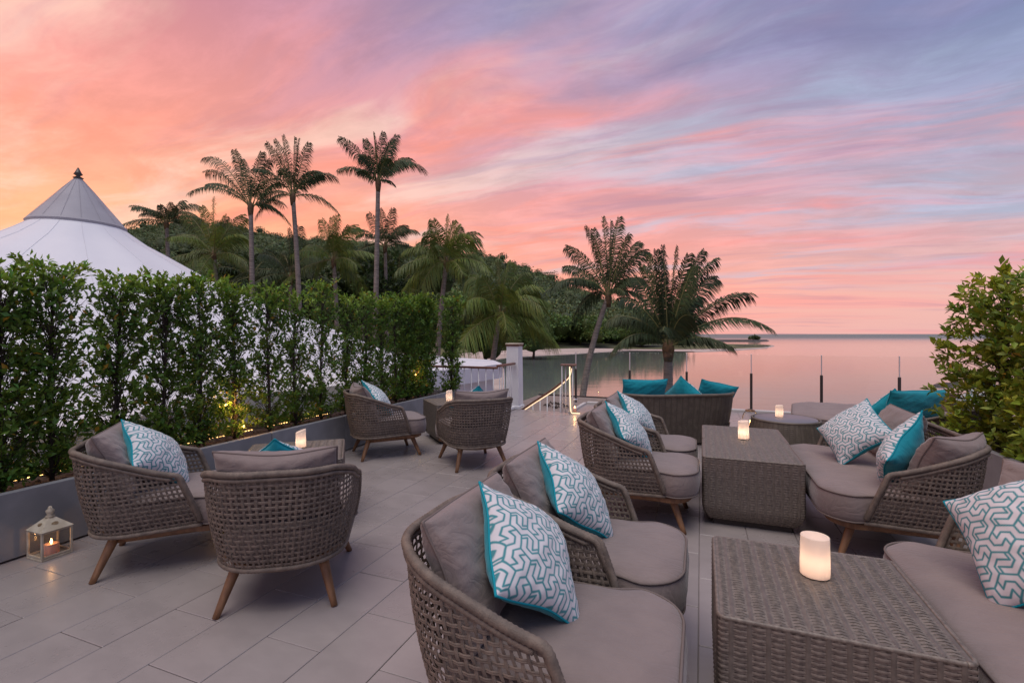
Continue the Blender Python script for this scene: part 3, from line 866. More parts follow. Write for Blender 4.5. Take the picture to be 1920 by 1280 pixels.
Q = np.stack([idx[:, :-1], idx[:, 1:], i2[:, 1:], i2[:, :-1]], -1).reshape(-1, 4)
sharp(link('roof_membrane', mesh_np('roof_membrane', V, Q, M_tent, True), tent), 50)
for j in range(0, K, 9):
    c_ = V.reshape(K, R_, 3)[j, :-1] + np.array([0, 0, .004])
    MB().tube(c_, .0035, 4, cap=False).build('roof_seam', M_tent, tent, True)
ring = V.reshape(K, R_, 3)[:, -2].copy(); ring[:, :2] *= .975
folds = 1 + .004 * np.sin(np.arange(K) * 2.2)
lo_ = ring.copy(); lo_[:, :2] *= folds[:, None]; lo_[:, 2] = WZ + .1
mid_ = (ring + lo_) / 2; mid_[:, :2] *= folds[::-1][:, None]
Vw = np.concatenate([ring, mid_, lo_])
a_ = np.arange(K); b_ = (a_ + 1) % K
Qw = np.concatenate([np.stack([a_, b_, b_ + K, a_ + K], 1), np.stack([a_ + K, b_ + K, b_ + 2 * K, a_ + 2 * K], 1)])
link('side_curtain', mesh_np('side_curtain', Vw, Qw, M_tent, True), tent)
mb = MB(); mb.lathe([(.86, 3.74), (.88, 3.80), (.84, 3.84), (.55, 4.22), (.28, 4.58), (.06, 4.86)], k=48)
sharp(mb.build('peak_cap', M_tcap, tent, True), 45)
mb = MB()
for j in range(16):
    a = 2 * math.pi * j / 16
    cs, sn = math.cos(a), math.sin(a)
    mb.tube([(cs * .845, sn * .845, 3.845), (cs * .56, sn * .56, 4.225), (cs * .285, sn * .285, 4.585), (cs * .06, sn * .06, 4.865)], .0025, 4)
mb.build('cap_seam', M_tcap, tent)
MB().lathe([(.05, 4.83), (.10, 4.87), (.03, 4.91), (.085, 4.95), (.06, 4.99), (.012, 5.10)], k=16).build('finial', M_dmetal, tent, True)

# ------------------------------------------------------------------ terrace
fl = empty('terrace_floor', (0, 0, 0), 0, kind='structure')
def in_terrace(a, b):
    if b > -2.1: return a < 9.32
    if b > -3.2: return a < 8.2
    return a < 7.42
TL, TW = 0.63, 0.30
me_cache = {}
def tile_mesh(l, wd):
    key = (round(l, 3), round(wd, 3))
    if key not in me_cache:
        mb = MB(); g = .0016
        mb.box((0, 0, -.006), (wd - 2 * g, l - 2 * g, .012), bev=.0022)
        me_cache[key] = mb.mesh('floor_tile', M_tile)
    return me_cache[key]
tiles = []
for i in range(-13, 26):
    b0 = -.01 + TW * i
    for j in range(-3, 17):
        a0 = 1.635 + (0.315 if i % 2 else 0) - .63 + TL * j
        ca, cb = a0 + TL / 2, b0 + TW / 2
        if cb < -3.92 or cb > 7.4: continue
        lim = 9.3 if cb > -2.1 else (8.2 if cb > -3.17 else 7.42)
        l = TL
        if a0 >= lim: continue
        if a0 + TL > lim: l = lim - a0; ca = a0 + l / 2
        if l < .03: continue
        p = ab(ca, cb)
        if p[1] < -.6: continue
        tiles.append((p, l))
def seen(t):
    (x, y, _), l = t
    if y < .9: return 1e6 + abs(x)
    k = abs(x / y)
    return math.hypot(x, y) if k < 1.2 else 1e5 + k
tiles.sort(key=seen)
rz = -math.atan2(GA[0], GA[1])
rt = random.Random(5)
for (p, l) in tiles[:300]:
    o = link('floor_tile', tile_mesh(l, TW), fl, (p[0], p[1], rt.uniform(-.0004, .0004)), (0, 0, rz))
mb = MB()
for (p, l) in tiles[300:]:
    mb.box((p[0], p[1], -.006), (TW - .0044, l - .0044, .012), rz)
mb.build('floor_tile_field', M_tile, fl)['kind'] = 'stuff'
def abpoly(name, pts, z, m, thick, parent=None, kind='structure'):
    return sheet(name, [ab(a, b)[:2] for a, b in pts], z, m, kind, parent, thick)
abpoly('terrace_slab', [(-2.0, -4.6), (7.5, -4.6), (7.5, -3.2), (8.24, -3.2), (8.24, -2.06), (9.42, -2.06), (9.42, 7.6), (-2.0, 7.6)], -.0095, M_grout, .45, fl, None)
mb = MB()
for (a0, b0, a1, b1) in ((9.36, -2.06, 9.36, 7.6),):
    p = ab((a0 + a1) / 2, (b0 + b1) / 2)
    mb.box((p[0], p[1], .012), (abs(b1 - b0), .12, .05), YAW_B, bev=.005)
p = ab(8.7, -2.09); mb.box((p[0], p[1], .010), (.06, 1.2, .046), YAW_B, bev=.005)
mb.build('edge_kerb', M_slab, fl)

# left planter
def planter(name, a0, a1, b0, b1, h, label, step, z0=0.0, first=0):
    r = empty(name, (0, 0, 0), 0, label=label, cat='planter')
    t = .05
    a = a0
    while a < a1 - .01:
        e = min(a + step, a1)
        p = ab((a + e) / 2, b0 + t / 2)
        MB().box((0, 0, 0), (t, (e - a) - .007, h - .008), bev=.004).build('concrete_panel', M_concrete, r, loc=(p[0], p[1], h / 2 + .008), rot=(0, 0, YAW_B))
        a = e
    p = ab((a0 + a1) / 2, b1 - t / 2); MB().box((p[0], p[1], h / 2), (t, a1 - a0, h), YAW_B).build('back_panel', M_concrete, r)
    for q in (a0 + t / 2, a1 - t / 2):
        p = ab(q, (b0 + b1) / 2); MB().box((p[0], p[1], h / 2 - .003), (abs(b1 - b0) - 2 * t - .004, t, h - .01), YAW_B).build('end_panel', M_concrete, r)
    p = ab((a0 + a1) / 2, (b0 + b1) / 2)
    MB().box((p[0], p[1], h / 2 - .03), (abs(b1 - b0) - 2 * t - .004, a1 - a0 - 2 * t - .004, h - .06), YAW_B).build('soil', M_soil, r)
    # mulch
    rs_ = np.random.default_rng(int(a1 * 10))
    n_ = int(1500 * (a1 - a0) / 8)
    A = rs_.uniform(a0 + .06, a1 - .06, n_); Bq = rs_.uniform(min(b0, b1) + .06, max(b0, b1) - .06, n_)
    P = A[:, None] * GA + Bq[:, None] * GB
    base = np.c_[P, h - .055 + rs_.uniform(0, .02, n_)]
    Vv, Ff = leaves(base, rs_.normal(0, 1, (n_, 3)) * [1, 1, .25], rs_.normal(0, .3, (n_, 3)) + [0, 0, 1], rs_.uniform(.02, .07, n_), rs_.uniform(.01, .03, n_), .1)
    link('mulch_chips', mesh_np('mulch_chips', Vv, Ff, M_chip), r)['kind'] = 'stuff'
    return r
planter('long_planter', -.61, 7.30, -3.87, -4.42, .405, 'long low grey concrete planter holding the hedge along the left side', 1.03)
planter('side_planter', 2.2, 6.3, 2.12, 2.95, .42, 'grey concrete planter behind the loveseats on the right', 1.2)
# warm LED strip at the back of the planter
mb = MB()
a = .2
while a < 7.0:
    if (2.5 < a < 2.85) or (3.6 < a < 3.8) or (4.7 < a < 5.2) or a > 5.9:
        a += .034; continue
    x, y, _ = ab(a, -4.19)
    mb.box((x, y, .392), (.006, .014, .006), YAW_B)
    a += .034
strip = tag(mb.build('led_strip', M_led), 'warm LED strip light lying on the soil under the hedge', 'strip light')
for a in (.5, 1.3, 2.1, 3.2, 4.2, 5.5):
    l = bpy.data.lights.new('strip_glow', 'AREA'); l.energy = .7; l.color = (1, .58, .24); l.shape = 'RECTANGLE'; l.size = .8; l.size_y = .03
    o = bpy.data.objects.new('strip_glow', l); COL.objects.link(o)
    o.location = ab(a, -4.185, .412); o.rotation_euler = (math.radians(180), 0, YAW_B + math.pi / 2)
def uplight(a, b, z, e, lab):
    r = empty('spot_lamp', ab(a, b, .37), 0, label=lab, cat='lamp', group='small warm lamps in the hedge')
    MB().lathe([(.005, 0), (.006, z - .37 - .03)], k=6).build('stake', M_dmetal, r)
    MB().lathe([(.008, 0), (.013, .008), (.011, .022), (.003, .028)], c=(0, 0, z - .37 - .03), k=12).build('bulb', M_led, r, True)
    l = bpy.data.lights.new('bulb_light', 'POINT'); l.energy = e; l.color = (1, .48, .14); l.shadow_soft_size = .03
    o = bpy.data.objects.new('bulb_light', l); COL.objects.link(o); o.location = ab(a, b + .05, z + .01)
uplight(3.28, -4.14, .70, 2.6, 'warm lamp glowing in the hedge behind the left table candle')
uplight(3.36, -4.02, .50, 1.5, 'low warm lamp at the foot of the hedge below the brighter one')
uplight(1.05, -4.14, .62, 1.5, 'warm lamp low in the hedge at the left edge')
uplight(6.45, -4.10, .74, 1.2, 'warm lamp in the far end of the hedge')

# hedge trees
def dens_h(C):
    z = C[:, 2]
    return np.clip(.62 + .5 * np.maximum(0, .30 - z) * 2 + .9 * np.maximum(0, z - .84) * 4 + .35 * (1 - np.abs(C[:, 0])), 0, 1)
hedge_pos = [1.0, 1.42, 1.70, 1.96, 2.36, 2.70, 3.0, 3.34, 3.74, 4.09, 4.49, 4.92, 5.28, 5.62, 5.95, 6.24, 6.56, 6.80]
hedge_top = [1.78, 1.74, 1.80, 1.85, 1.80, 1.84, 1.86, 1.80, 1.86, 1.80, 1.97, 1.82, 1.90, 1.83, 1.93, 1.88, 1.97, 1.90]
hl_lab = 'clipped ficus tree in the hedge row'
dlab = ['left of the frame edge', 'at the left edge of the picture', 'behind the left armchair cushion, near the picture edge', 'with the thick trunk above the left armchair', 'above the back of the left armchair pillow',
        'with yellow leaves, above the arm of the left armchair', 'beside the bright lamp, on its left', 'directly behind the bright hedge lamp', 'just right of the bright hedge lamp', 'with a bare trunk right of the left table candle',
        'where the paler tall shoots begin', 'left of the middle armchair, thin and airy', 'touching the left arm of the middle armchair', 'behind the middle armchair cushion', 'behind the teal pillow of the middle armchair',
        'dense and dark, right of the middle armchair', 'dense and dark, near the far lamp', 'last in the row at the far end']
for i, (a, zt) in enumerate(zip(hedge_pos, hedge_top)):
    dense = i >= 15
    x, y, _ = ab(a, -4.12)
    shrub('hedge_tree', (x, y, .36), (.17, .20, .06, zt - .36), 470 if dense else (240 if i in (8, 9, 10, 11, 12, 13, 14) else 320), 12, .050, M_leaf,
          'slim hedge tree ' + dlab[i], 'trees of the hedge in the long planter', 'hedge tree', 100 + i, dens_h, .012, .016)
x, y, _ = ab(7.22, -3.88)
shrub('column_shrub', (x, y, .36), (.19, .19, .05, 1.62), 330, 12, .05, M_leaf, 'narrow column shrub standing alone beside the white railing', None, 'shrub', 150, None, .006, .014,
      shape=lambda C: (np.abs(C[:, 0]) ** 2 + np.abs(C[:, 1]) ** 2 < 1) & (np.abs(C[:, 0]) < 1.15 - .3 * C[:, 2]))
# right hand bushes
def shp(C): return (C[:, 0] ** 2 + C[:, 1] ** 2) < (1.08 - .62 * C[:, 2] ** 1.8 + .22 * np.sin(C[:, 2] * 9 + C[:, 0] * 4) * np.sin(C[:, 1] * 5 + 1))
for i, (a, b, zt, hw, lab) in enumerate([(5.55, 2.50, 1.93, .50, 'tall yellow-green bush farthest along the right planter, above the daybed pillows'),
                                         (4.75, 2.62, 2.02, .50, 'yellow-green bush in the middle of the right planter'),
                                         (4.00, 2.62, 1.62, .48, 'yellow-green bush behind the near corner of the loveseat'),
                                         (3.20, 2.60, 1.45, .46, 'yellow-green bush at the right edge of the picture')]):
    x, y, _ = ab(a, b)
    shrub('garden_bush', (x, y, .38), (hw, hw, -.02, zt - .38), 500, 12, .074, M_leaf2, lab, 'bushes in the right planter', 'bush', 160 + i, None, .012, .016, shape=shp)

# ------------------------------------------------------------------ railings, column, stairs
col_ = empty('white_column', ab(8.30, -3.17), YAW_B, label='square white post with a dark wooden cap at the stair head', cat='post')
mb = MB()
P = []
for z, h in ((0, .125), (1.13, .112)):
    P += [(-h, -h, z), (h, -h, z), (h, h, z), (-h, h, z)]
mb.add(P, [(0, 1, 5, 4), (1, 2, 6, 5), (2, 3, 7, 6), (3, 0, 4, 7), (4, 5, 6, 7)]); mb.build('shaft', M_white, col_)
MB().box((0, 0, 1.145), (.25, .25, .032), bev=.006).build('cap', M_rail, col_)
MB().box((0, 0, 1.172), (.262, .262, .022), bev=.005).build('cap_cover', M_cream, col_)
MB().box((0, 0, .03), (.29, .29, .06), bev=.008).build('base', M_white, col_)
rail = empty('baluster_railing', (0, 0, 0), 0, label='white baluster railing with a brown wooden handrail left of the stair', cat='railing')
RZ = .79
def bar(p, q, wd, th, m, name, parent):
    p = np.array(p); q = np.array(q); L = np.linalg.norm(q - p); c = (p + q) / 2
    mb = MB(); mb.box((0, 0, 0), (L, wd, th), bev=.006)
    o = mb.build(name, m, parent, loc=tuple(c), rot=(0, 0, math.atan2(q[1] - p[1], q[0] - p[0])))
    return o
bar(ab(7.42, -3.12, RZ), ab(8.16, -3.13, RZ + .06), .075, .035, M_rail, 'handrail', rail)
bar(ab(7.40, -3.13, RZ), ab(7.40, -5.2, RZ), .075, .035, M_rail, 'handrail', rail)
for i in range(6):
    a = 7.5 + i * .11
    p = ab(a, -3.13); MB().lathe([(.008, .03), (.008, RZ)], k=8, c=(p[0], p[1], 0)).build('baluster', M_white, rail, True)
for i in range(15):
    p = ab(7.40, -3.2 - i * .135); MB().lathe([(.008, .03), (.008, RZ - .02)], k=8, c=(p[0], p[1], 0)).build('baluster', M_white, rail, True)
bar(ab(7.42, -3.13, .03), ab(8.16, -3.13, .03), .05, .05, M_white, 'bottom_rail', rail)

# stair railing with rope light
sr = empty('stair_railing', (0, 0, 0), 0, label='curved stair railing wrapped in a glowing rope light', cat='railing')
N0 = np.array(at(1066, 776, 0.0))
tips = [(1072, 688, 8.33), (1068, 705, 8.36), (1056, 716, 8.45), (1040, 729, 8.55), (1022, 741, 8.70), (1003, 753, 8.85), (985, 765, 9.0), (966, 778, 9.15)]
cur = np.array([up(*t) for t in tips]); 
tt = np.linspace(0, len(cur) - 1, 40); cur = np.stack([np.interp(tt, range(len(cur)), cur[:, i]) for i in range(3)], 1)
cur[2:-2] = (cur[:-4] + cur[1:-3] + cur[2:-2] + cur[3:-1] + cur[4:]) / 5
MB().tube(cur + [0, 0, .012], .020, 8).build('handrail', M_rail, sr, True)
MB().tube(cur + [0, -.016, -.018], .009, 6).build('rope_light', M_ropel, sr, True)
for i in range(5, 38, 4):
    p = cur[i]; MB().lathe([(.009, -.95), (.009, 0)], c=(p[0], p[1], p[2]), k=8).build('baluster', M_white, sr, True)
nx, ny, _ = N0
for (ox, oy) in ((0, 0), (.055, .02), (-.055, .10), (-.11, .16)):
    MB().lathe([(.011, 0), (.011, .81)], c=(nx + ox + .02, ny + oy + .03, 0), k=8).build('newel_bar', M_white, sr, True)
mb = MB(); mb.box((nx + .01, ny + .07, .825), (.27, .17, .028), -.2, bev=.008); mb.build('newel_cap', M_rail, sr)
mb = MB(); mb.tube([(nx + .02, ny - .002, .80), (nx + .022, ny - .01, .4), (nx + .035, ny - .01, .06), (nx + .05, ny - .02, .02), (nx + .19, ny - .03, .014)], .011, 6); mb.build('rope_light', M_ropel, sr, True)
# decking below
dk = empty('wood_deck', (0, 0, 0), 0, kind='structure')
zd = -.60
for i in range(26):
    a = 9.46 + i * .20
    p = ab(a + .1, -2.3)
    MB().box((0, 0, 0), (5.0, .188, .04), bev=.004).build('deck_board', M_deck, dk, loc=(p[0], p[1], zd), rot=(0, 0, YAW_B))
p = ab(14.72, -2.3); MB().box((p[0], p[1], zd - .10), (5.0, .05, .30), YAW_B).build('deck_fascia', M_dmetal, dk)
for i in range(4):
    p = ab(8.42 + i * .28, -2.62); MB().box((p[0], p[1], -.17 * (i + 1) + .02), (1.05, .27, .10), YAW_B, bev=.005).build('stair_tread', M_slab, dk)
mb = MB()
for (px, py) in ((1027, 762), (1043, 765), (1048, 758), (1036, 757), (1060, 764)):
    x, y, z = at(px, py, zd + .03)
    for k in range(4):
        a = random.uniform(0, 6.28); l = random.uniform(.08, .2)
        mb.tube([(x, y, z), (x + math.cos(a) * l * .5, y + math.sin(a) * l * .5, z + .05), (x + math.cos(a) * l, y + math.sin(a) * l, z)], [.015, .025, .004], 5)
tag(mb.build('fallen_leaves', M_bark), 'dark dry leaves lying on the lower deck', 'leaves', kind='stuff')

# glass balustrade
gb = empty('glass_balustrade', (0, 0, 0), 0, label='clear glass balustrade with dark short posts along the sea side', cat='balustrade')
posts = [-2.25, -1.23, -.236, .80, 1.83, 2.87, 3.91, 4.95, 5.99, 7.03]
for i, b in enumerate(posts):
    p = ab(9.21, b)
    tb = math.radians(0)
    o = MB().box((0, 0, .325), (.040, .026, .65), bev=.004).build('post', M_dmetal, gb, loc=(p[0], p[1], .03), rot=(0, 0, YAW_B))
    MB().box((0, 0, .835), (.016, .016, .33), bev=.003).build('joint_strip', M_steel, gb, loc=(p[0], p[1], .01), rot=(0, 0, YAW_B))
    if i + 1 < len(posts):
        q = ab(9.21, (b + posts[i + 1]) / 2); L = posts[i + 1] - b - .03
        MB().box((0, 0, .54), (L, .010, .92), bev=.002).build('glass_panel', M_glass, gb, loc=(q[0], q[1], 0), rot=(0, 0, YAW_B))
if False: MB().box((0, 0, .52), (.010, 1.04, .90), bev=.002).build('glass_panel', M_glass, gb, loc=(p[0], p[1], 0), rot=(0, 0, YAW_B))

# ------------------------------------------------------------------ weaving
def normals(Sf, u, v, e=1e-3):
    sg_ = getattr(Sf, 'sign', 1.0)
    du = Sf(u + e, v) - Sf(u - e, v); dv = Sf(u, v + e) - Sf(u, v - e)
    n = np.cross(du, dv) * sg_; n /= np.linalg.norm(n, axis=-1)[..., None] + 1e-12
    return n
def strands(Sf, main, cross, along_u, half, sec, amp, phase, closed=False, shift=None):
    """ribbons at every `main` value running across all `cross` values"""
    nm, ncx = len(main), len(cross)
    if closed:
        cc = np.append(cross, cross[0] + 1.0)
    else: cc = cross
    samp = np.empty(2 * len(cc) - 1); samp[0::2] = cc; samp[1::2] = (cc[:-1] + cc[1:]) / 2
    ii = np.arange(len(samp))
    sg = np.where(ii % 2 == 0, np.where((ii // 2) % 2 == 0, 1.0, -1.0), 0.0)
    if closed and ncx % 2 == 0: pass
    amp = np.broadcast_to(amp, (nm,))[:, None]
    off = amp * sg[None, :] * np.where((np.arange(nm) + phase) % 2 == 0, 1.0, -1.0)[:, None]
    if shift is not None: off = off + np.asarray(shift)[:, None]
    M, T = np.meshgrid(main, samp, indexing='ij')
    half = np.broadcast_to(half, (nm,))[:, None]
    rows = []
    for (ds, dn) in sec:
        if along_u: uu, vv = T, M + ds * half
        else: uu, vv = M + ds * half, T
        P = Sf(uu, vv); N = normals(Sf, uu, vv)
        rows.append(P + N * (off + dn)[..., None])
    A = np.stack(rows, 2)          # nm, ns, k, 3
    nm, ns, k, _ = A.shape
    idx = np.arange(nm * ns * k).reshape(nm, ns, k)
    kc = k if len(sec) > 3 else k - 1
    Fc = []
    for j in range(kc):
        j2 = (j + 1) % k
        Fc.append(np.stack([idx[:, :-1, j], idx[:, :-1, j2], idx[:, 1:, j2], idx[:, 1:, j]], -1).reshape(-1, 4))
    return A.reshape(-1, 3), np.concatenate(Fc)
def join_mi(parts, mis):
    V, Fq = join(parts)
    return V, Fq, np.concatenate([np.full(len(f), m_) for (v, f), m_ in zip(parts, mis)])
def join(parts):
    V = []; Fq = []; n = 0
    for v, f in parts: V.append(v); Fq.append(f + n); n += len(v)
    return np.concatenate(V), np.concatenate(Fq)

def u_curve(hw, xf, xb, r, n_line=16, n_arc=14):
    P = []
    for i in range(n_line): t = i / n_line; P.append((xf + (xb + r - xf) * t, -hw))
    for i in range(n_arc): a = math.pi / 2 * i / n_arc; P.append((xb + r - r * math.sin(a), -hw + r - r * math.cos(a)))
    for i in range(n_line): t = i / n_line; P.append((xb, -hw + r + (2 * hw - 2 * r) * t))
    for i in range(n_arc): a = math.pi / 2 * i / n_arc; P.append((xb + r - r * math.cos(a), hw - r + r * math.sin(a)))
    for i in range(n_line + 1): t = i / n_line; P.append((xb + r + (xf - xb - r) * t, hw))
    return np.array(P)
def shell_fn(hwb, hwt, xfb, xft, xbb, xbt, r, zb0, zb1, zarm, zback, arm):
    B0 = u_curve(hwb, xfb, xbb, r); T0 = u_curve(hwt, xft, xbt, r)
    Mid = (B0 + T0) / 2
    s = np.r_[0, np.cumsum(np.linalg.norm(np.diff(Mid, axis=0), axis=1))]; L = s[-1]; s = s / L
    def fn(u, v):
        # straight continuation beyond the ends
        uc = np.clip(u, 0, 1)
        bx, by = np.interp(uc, s, B0[:, 0]), np.interp(uc, s, B0[:, 1])
        tx, ty = np.interp(uc, s, T0[:, 0]), np.interp(uc, s, T0[:, 1])
        ex = np.where(u < 0, -u, np.where(u > 1, u - 1, 0)) * L
        bx = bx + ex; tx = tx + ex
        dd = np.minimum(uc, 1 - uc) * L / arm
        f = np.clip(dd, 0, 1); f = f * f * (3 - 2 * f) * .45 + f * .55
        zt = zarm + (zback - zarm) * f
        zb = zb1 + (zb0 - zb1) * np.clip(dd, 0, 1)
        bow = .014 * np.sin(np.pi * np.clip(v, 0, 1))
        x = bx + (tx - bx) * v; y = by + (ty - by) * v
        cx = np.where(uc < .5, 0, 0)
        nx_ = x - .0; ny_ = y
        rr2 = np.sqrt(nx_ ** 2 + ny_ ** 2) + 1e-6
        return np.stack([x + nx_ / rr2 * bow, y + ny_ / rr2 * bow, zb + (zt - zb) * v], -1)
    def height(u):
        a_ = fn(u, np.zeros_like(u)); b_ = fn(u, np.ones_like(u)); return b_[..., 2] - a_[..., 2]
    HM = zback - zb0
    def fw(u, w_):                # rows keep their spacing and end under the rim
        return fn(u, np.clip(w_ * HM / height(np.clip(u, 0, 1)), -.02, 1.0))
    fn.sign = -1.0; fw.sign = -1.0
    return fn, fw, L
def wrap_tube(pts, r, flat, pitch=.016, k=8, closed=False):
    """a tube wound with rope: rings stand proud of each other"""
    pts = np.asarray(pts); s = np.r_[0, np.cumsum(np.linalg.norm(np.diff(pts, axis=0), axis=1))]
    n = max(8, int(s[-1] / pitch) * 2)
    q = np.linspace(0, s[-1], n)
    P = np.stack([np.interp(q, s, pts[:, i]) for i in range(3)], 1)
    rad = r * np.where(np.arange(n) % 2 == 0, 1.0, .88)
    return MB().tube(P, rad, k, flat=flat)

SEC = [(-1, -.0005), (-.5, .0016), (0, .0004), (.5, .0016), (1, -.0005), (0, -.0022)]
SECW = [(-1, -.0010), (0, .0014), (1, -.0010)]

def seat_outline(hw, xf, xb, rf, rb, n=10, neck=0.0, xn=.20):
    P = []
    for (cx, cy, r, a0) in ((xf - rf, -hw + rf, rf, -90), (xf - rf, hw - rf, rf, 0), (xb + rb, hw - rb, rb, 90), (xb + rb, -hw + rb, rb, 180)):
        for i in range(n + 1):
            a = math.radians(a0 + 90 * i / n)
            P.append((cx + r * math.cos(a), cy + r * math.sin(a)))
    # densify straight runs
    out = []
    P = np.array(P)
    if neck: pass
    for i in range(len(P)):
        p, q = P[i], P[(i + 1) % len(P)]
        m = max(1, int(np.linalg.norm(q - p) / .04))
        for k in range(m): out.append(p + (q - p) * k / m)
    out = np.array(out)
    if neck:                      # narrower between the arms
        f = np.clip((xn + .07 - out[:, 0]) / .14, 0, 1); f = f * f * (3 - 2 * f)
        out[:, 1] -= np.sign(out[:, 1]) * neck * f * np.clip(np.abs(out[:, 1]) / .15, 0, 1)
    return out
def slab_cushion(outline, z0, z1, dome=.03, seed=0, wr=.003):
    rs_ = np.random.default_rng(seed)
    c = outline.mean(0)
    T = np.roll(outline, -1, 0) - np.roll(outline, 1, 0); T /= np.linalg.norm(T, axis=1)[:, None]
    N = np.stack([T[:, 1], -T[:, 0]], 1)
    h = z1 - z0
    rows = [(.03, z0 - .004), (.006, z0 + .002), (-.004, z0 + h * .2), (-.011, z0 + h * .5), (-.004, z0 + h * .82), (.004, z1), (.016, z1 + dome * .28), (.036, z1 + dome * .50)]
    V = []; n = len(outline)
    for ins, z in rows: V.append(np.c_[outline - N * ins, np.full(n, z)])
    last = outline - N * .036
    for k, (f, zz_) in enumerate(((.86, .74), (.70, .88), (.5, .96), (.25, 1.0))):
        V.append(np.c_[c + (last - c) * f, np.full(n, z1 + dome * zz_)])
    V = np.concatenate(V + [np.array([[c[0], c[1], z1 + dome]])])
    R = len(rows) + 4
    # soft creases
    top = V[:, 2] > z1 - .001
    V[top, 2] += wr * (np.sin(V[top, 0] * 23 + V[top, 1] * 9 + seed) * np.sin(V[top, 1] * 17 + seed * 2) + .6 * np.sin(V[top, 0] * 41 - V[top, 1] * 31))
    Fc = []
    for r in range(R - 1):
        for j in range(n): Fc.append((r * n + j, r * n + (j + 1) % n, (r + 1) * n + (j + 1) % n, (r + 1) * n + j))
    for j in range(n): Fc.append(((R - 1) * n + j, (R - 1) * n + (j + 1) % n, R * n))
    Fc.append(tuple(range(n - 1, -1, -1)))
    me = mesh_np('seat_cushion', V, Fc, M_cush, True)
    mb = MB()
    mb.tube(np.c_[outline - N * .001, np.full(n, z1 + .001)], .0052, 6, closed=True)
    mb.tube(np.c_[outline - N * .001, np.full(n, z0 + .006)], .0052, 6, closed=True)
    return me, mb.mesh('piping', M_pipe, True)

def orient(n_, upv=(0, 0, 1), roll=45):
    n_ = Vector(n_).normalized(); u_ = Vector(upv) - n_ * Vector(upv).dot(n_); u_.normalize()
    s_ = u_.cross(n_)
    M = Matrix((s_, u_, n_)).transposed()
    return M @ Matrix.Rotation(math.radians(roll), 3, 'Z')
def pad(w_, h_, th, p=.42, pinch=.06, n=48, seed=0, wr=.004, bend=0.0, back=1.0, sag=0.0):
    """grid points of a stuffed pillow: front and back halves, and the seam loop"""
    rs_ = np.random.default_rng(seed)
    g = np.linspace(-1, 1, n); g = .4 * g + .6 * np.sin(g * math.pi / 2)
    U, Vv = np.meshgrid(g, g, indexing='xy')
    X = w_ / 2 * U * (1 - pinch * (1 - Vv ** 2) * U ** 2)
    Y = h_ / 2 * Vv * (1 - pinch * (1 - U ** 2) * Vv ** 2)
    body = np.clip((1 - U ** 2) * (1 - Vv ** 2), 0, 1) ** p
    ph = rs_.uniform(0, 6.28, 6)
    edge = np.clip(1 - body, 0, 1)
    wv_ = (np.sin(U * 9 + ph[0] + 3 * np.sin(Vv * 2 + ph[1])) + np.sin(Vv * 11 + ph[2] + 2 * np.sin(U * 3 + ph[3])) + .7 * np.sin((U + Vv) * 17 + ph[4])) / 2.7
    pucker = (np.sin(Vv * 26 + ph[5]) * np.abs(U) ** 5 + np.sin(U * 27 + ph[2]) * np.abs(Vv) ** 5) * (1 - np.maximum(np.abs(U), np.abs(Vv)) ** 6)
    Z = th / 2 * body * (1 + .10 * np.sin(U * 2.1 + ph[0]) * np.sin(Vv * 1.8 + ph[3])) + wr * wv_ * body ** .5 + wr * 1.1 * pucker
    curve = bend * (X / (w_ / 2)) ** 2
    seam = sag * np.sin(U * 3 + ph[1]) * np.abs(Vv) ** 3 * (1 - U ** 2) + sag * np.sin(Vv * 3.5 + ph[4]) * np.abs(U) ** 3 * (1 - Vv ** 2)
    Zf = Z + curve + seam; Zb = -Z * back + curve + seam
    idx = np.arange(n * n).reshape(n, n)
    Q = np.stack([idx[:-1, :-1], idx[:-1, 1:], idx[1:, 1:], idx[1:, :-1]], -1).reshape(-1, 4)
    front = np.stack([X, Y, Zf], -1).reshape(-1, 3); bk = np.stack([X, Y, Zb], -1).reshape(-1, 3)
    loop = np.concatenate([idx[0, :-1], idx[:-1, -1], idx[-1, :0:-1], idx[:0:-1, 0]])
    sl = (front[loop] + bk[loop]) / 2
    return front, bk, Q, sl, (U, Vv)

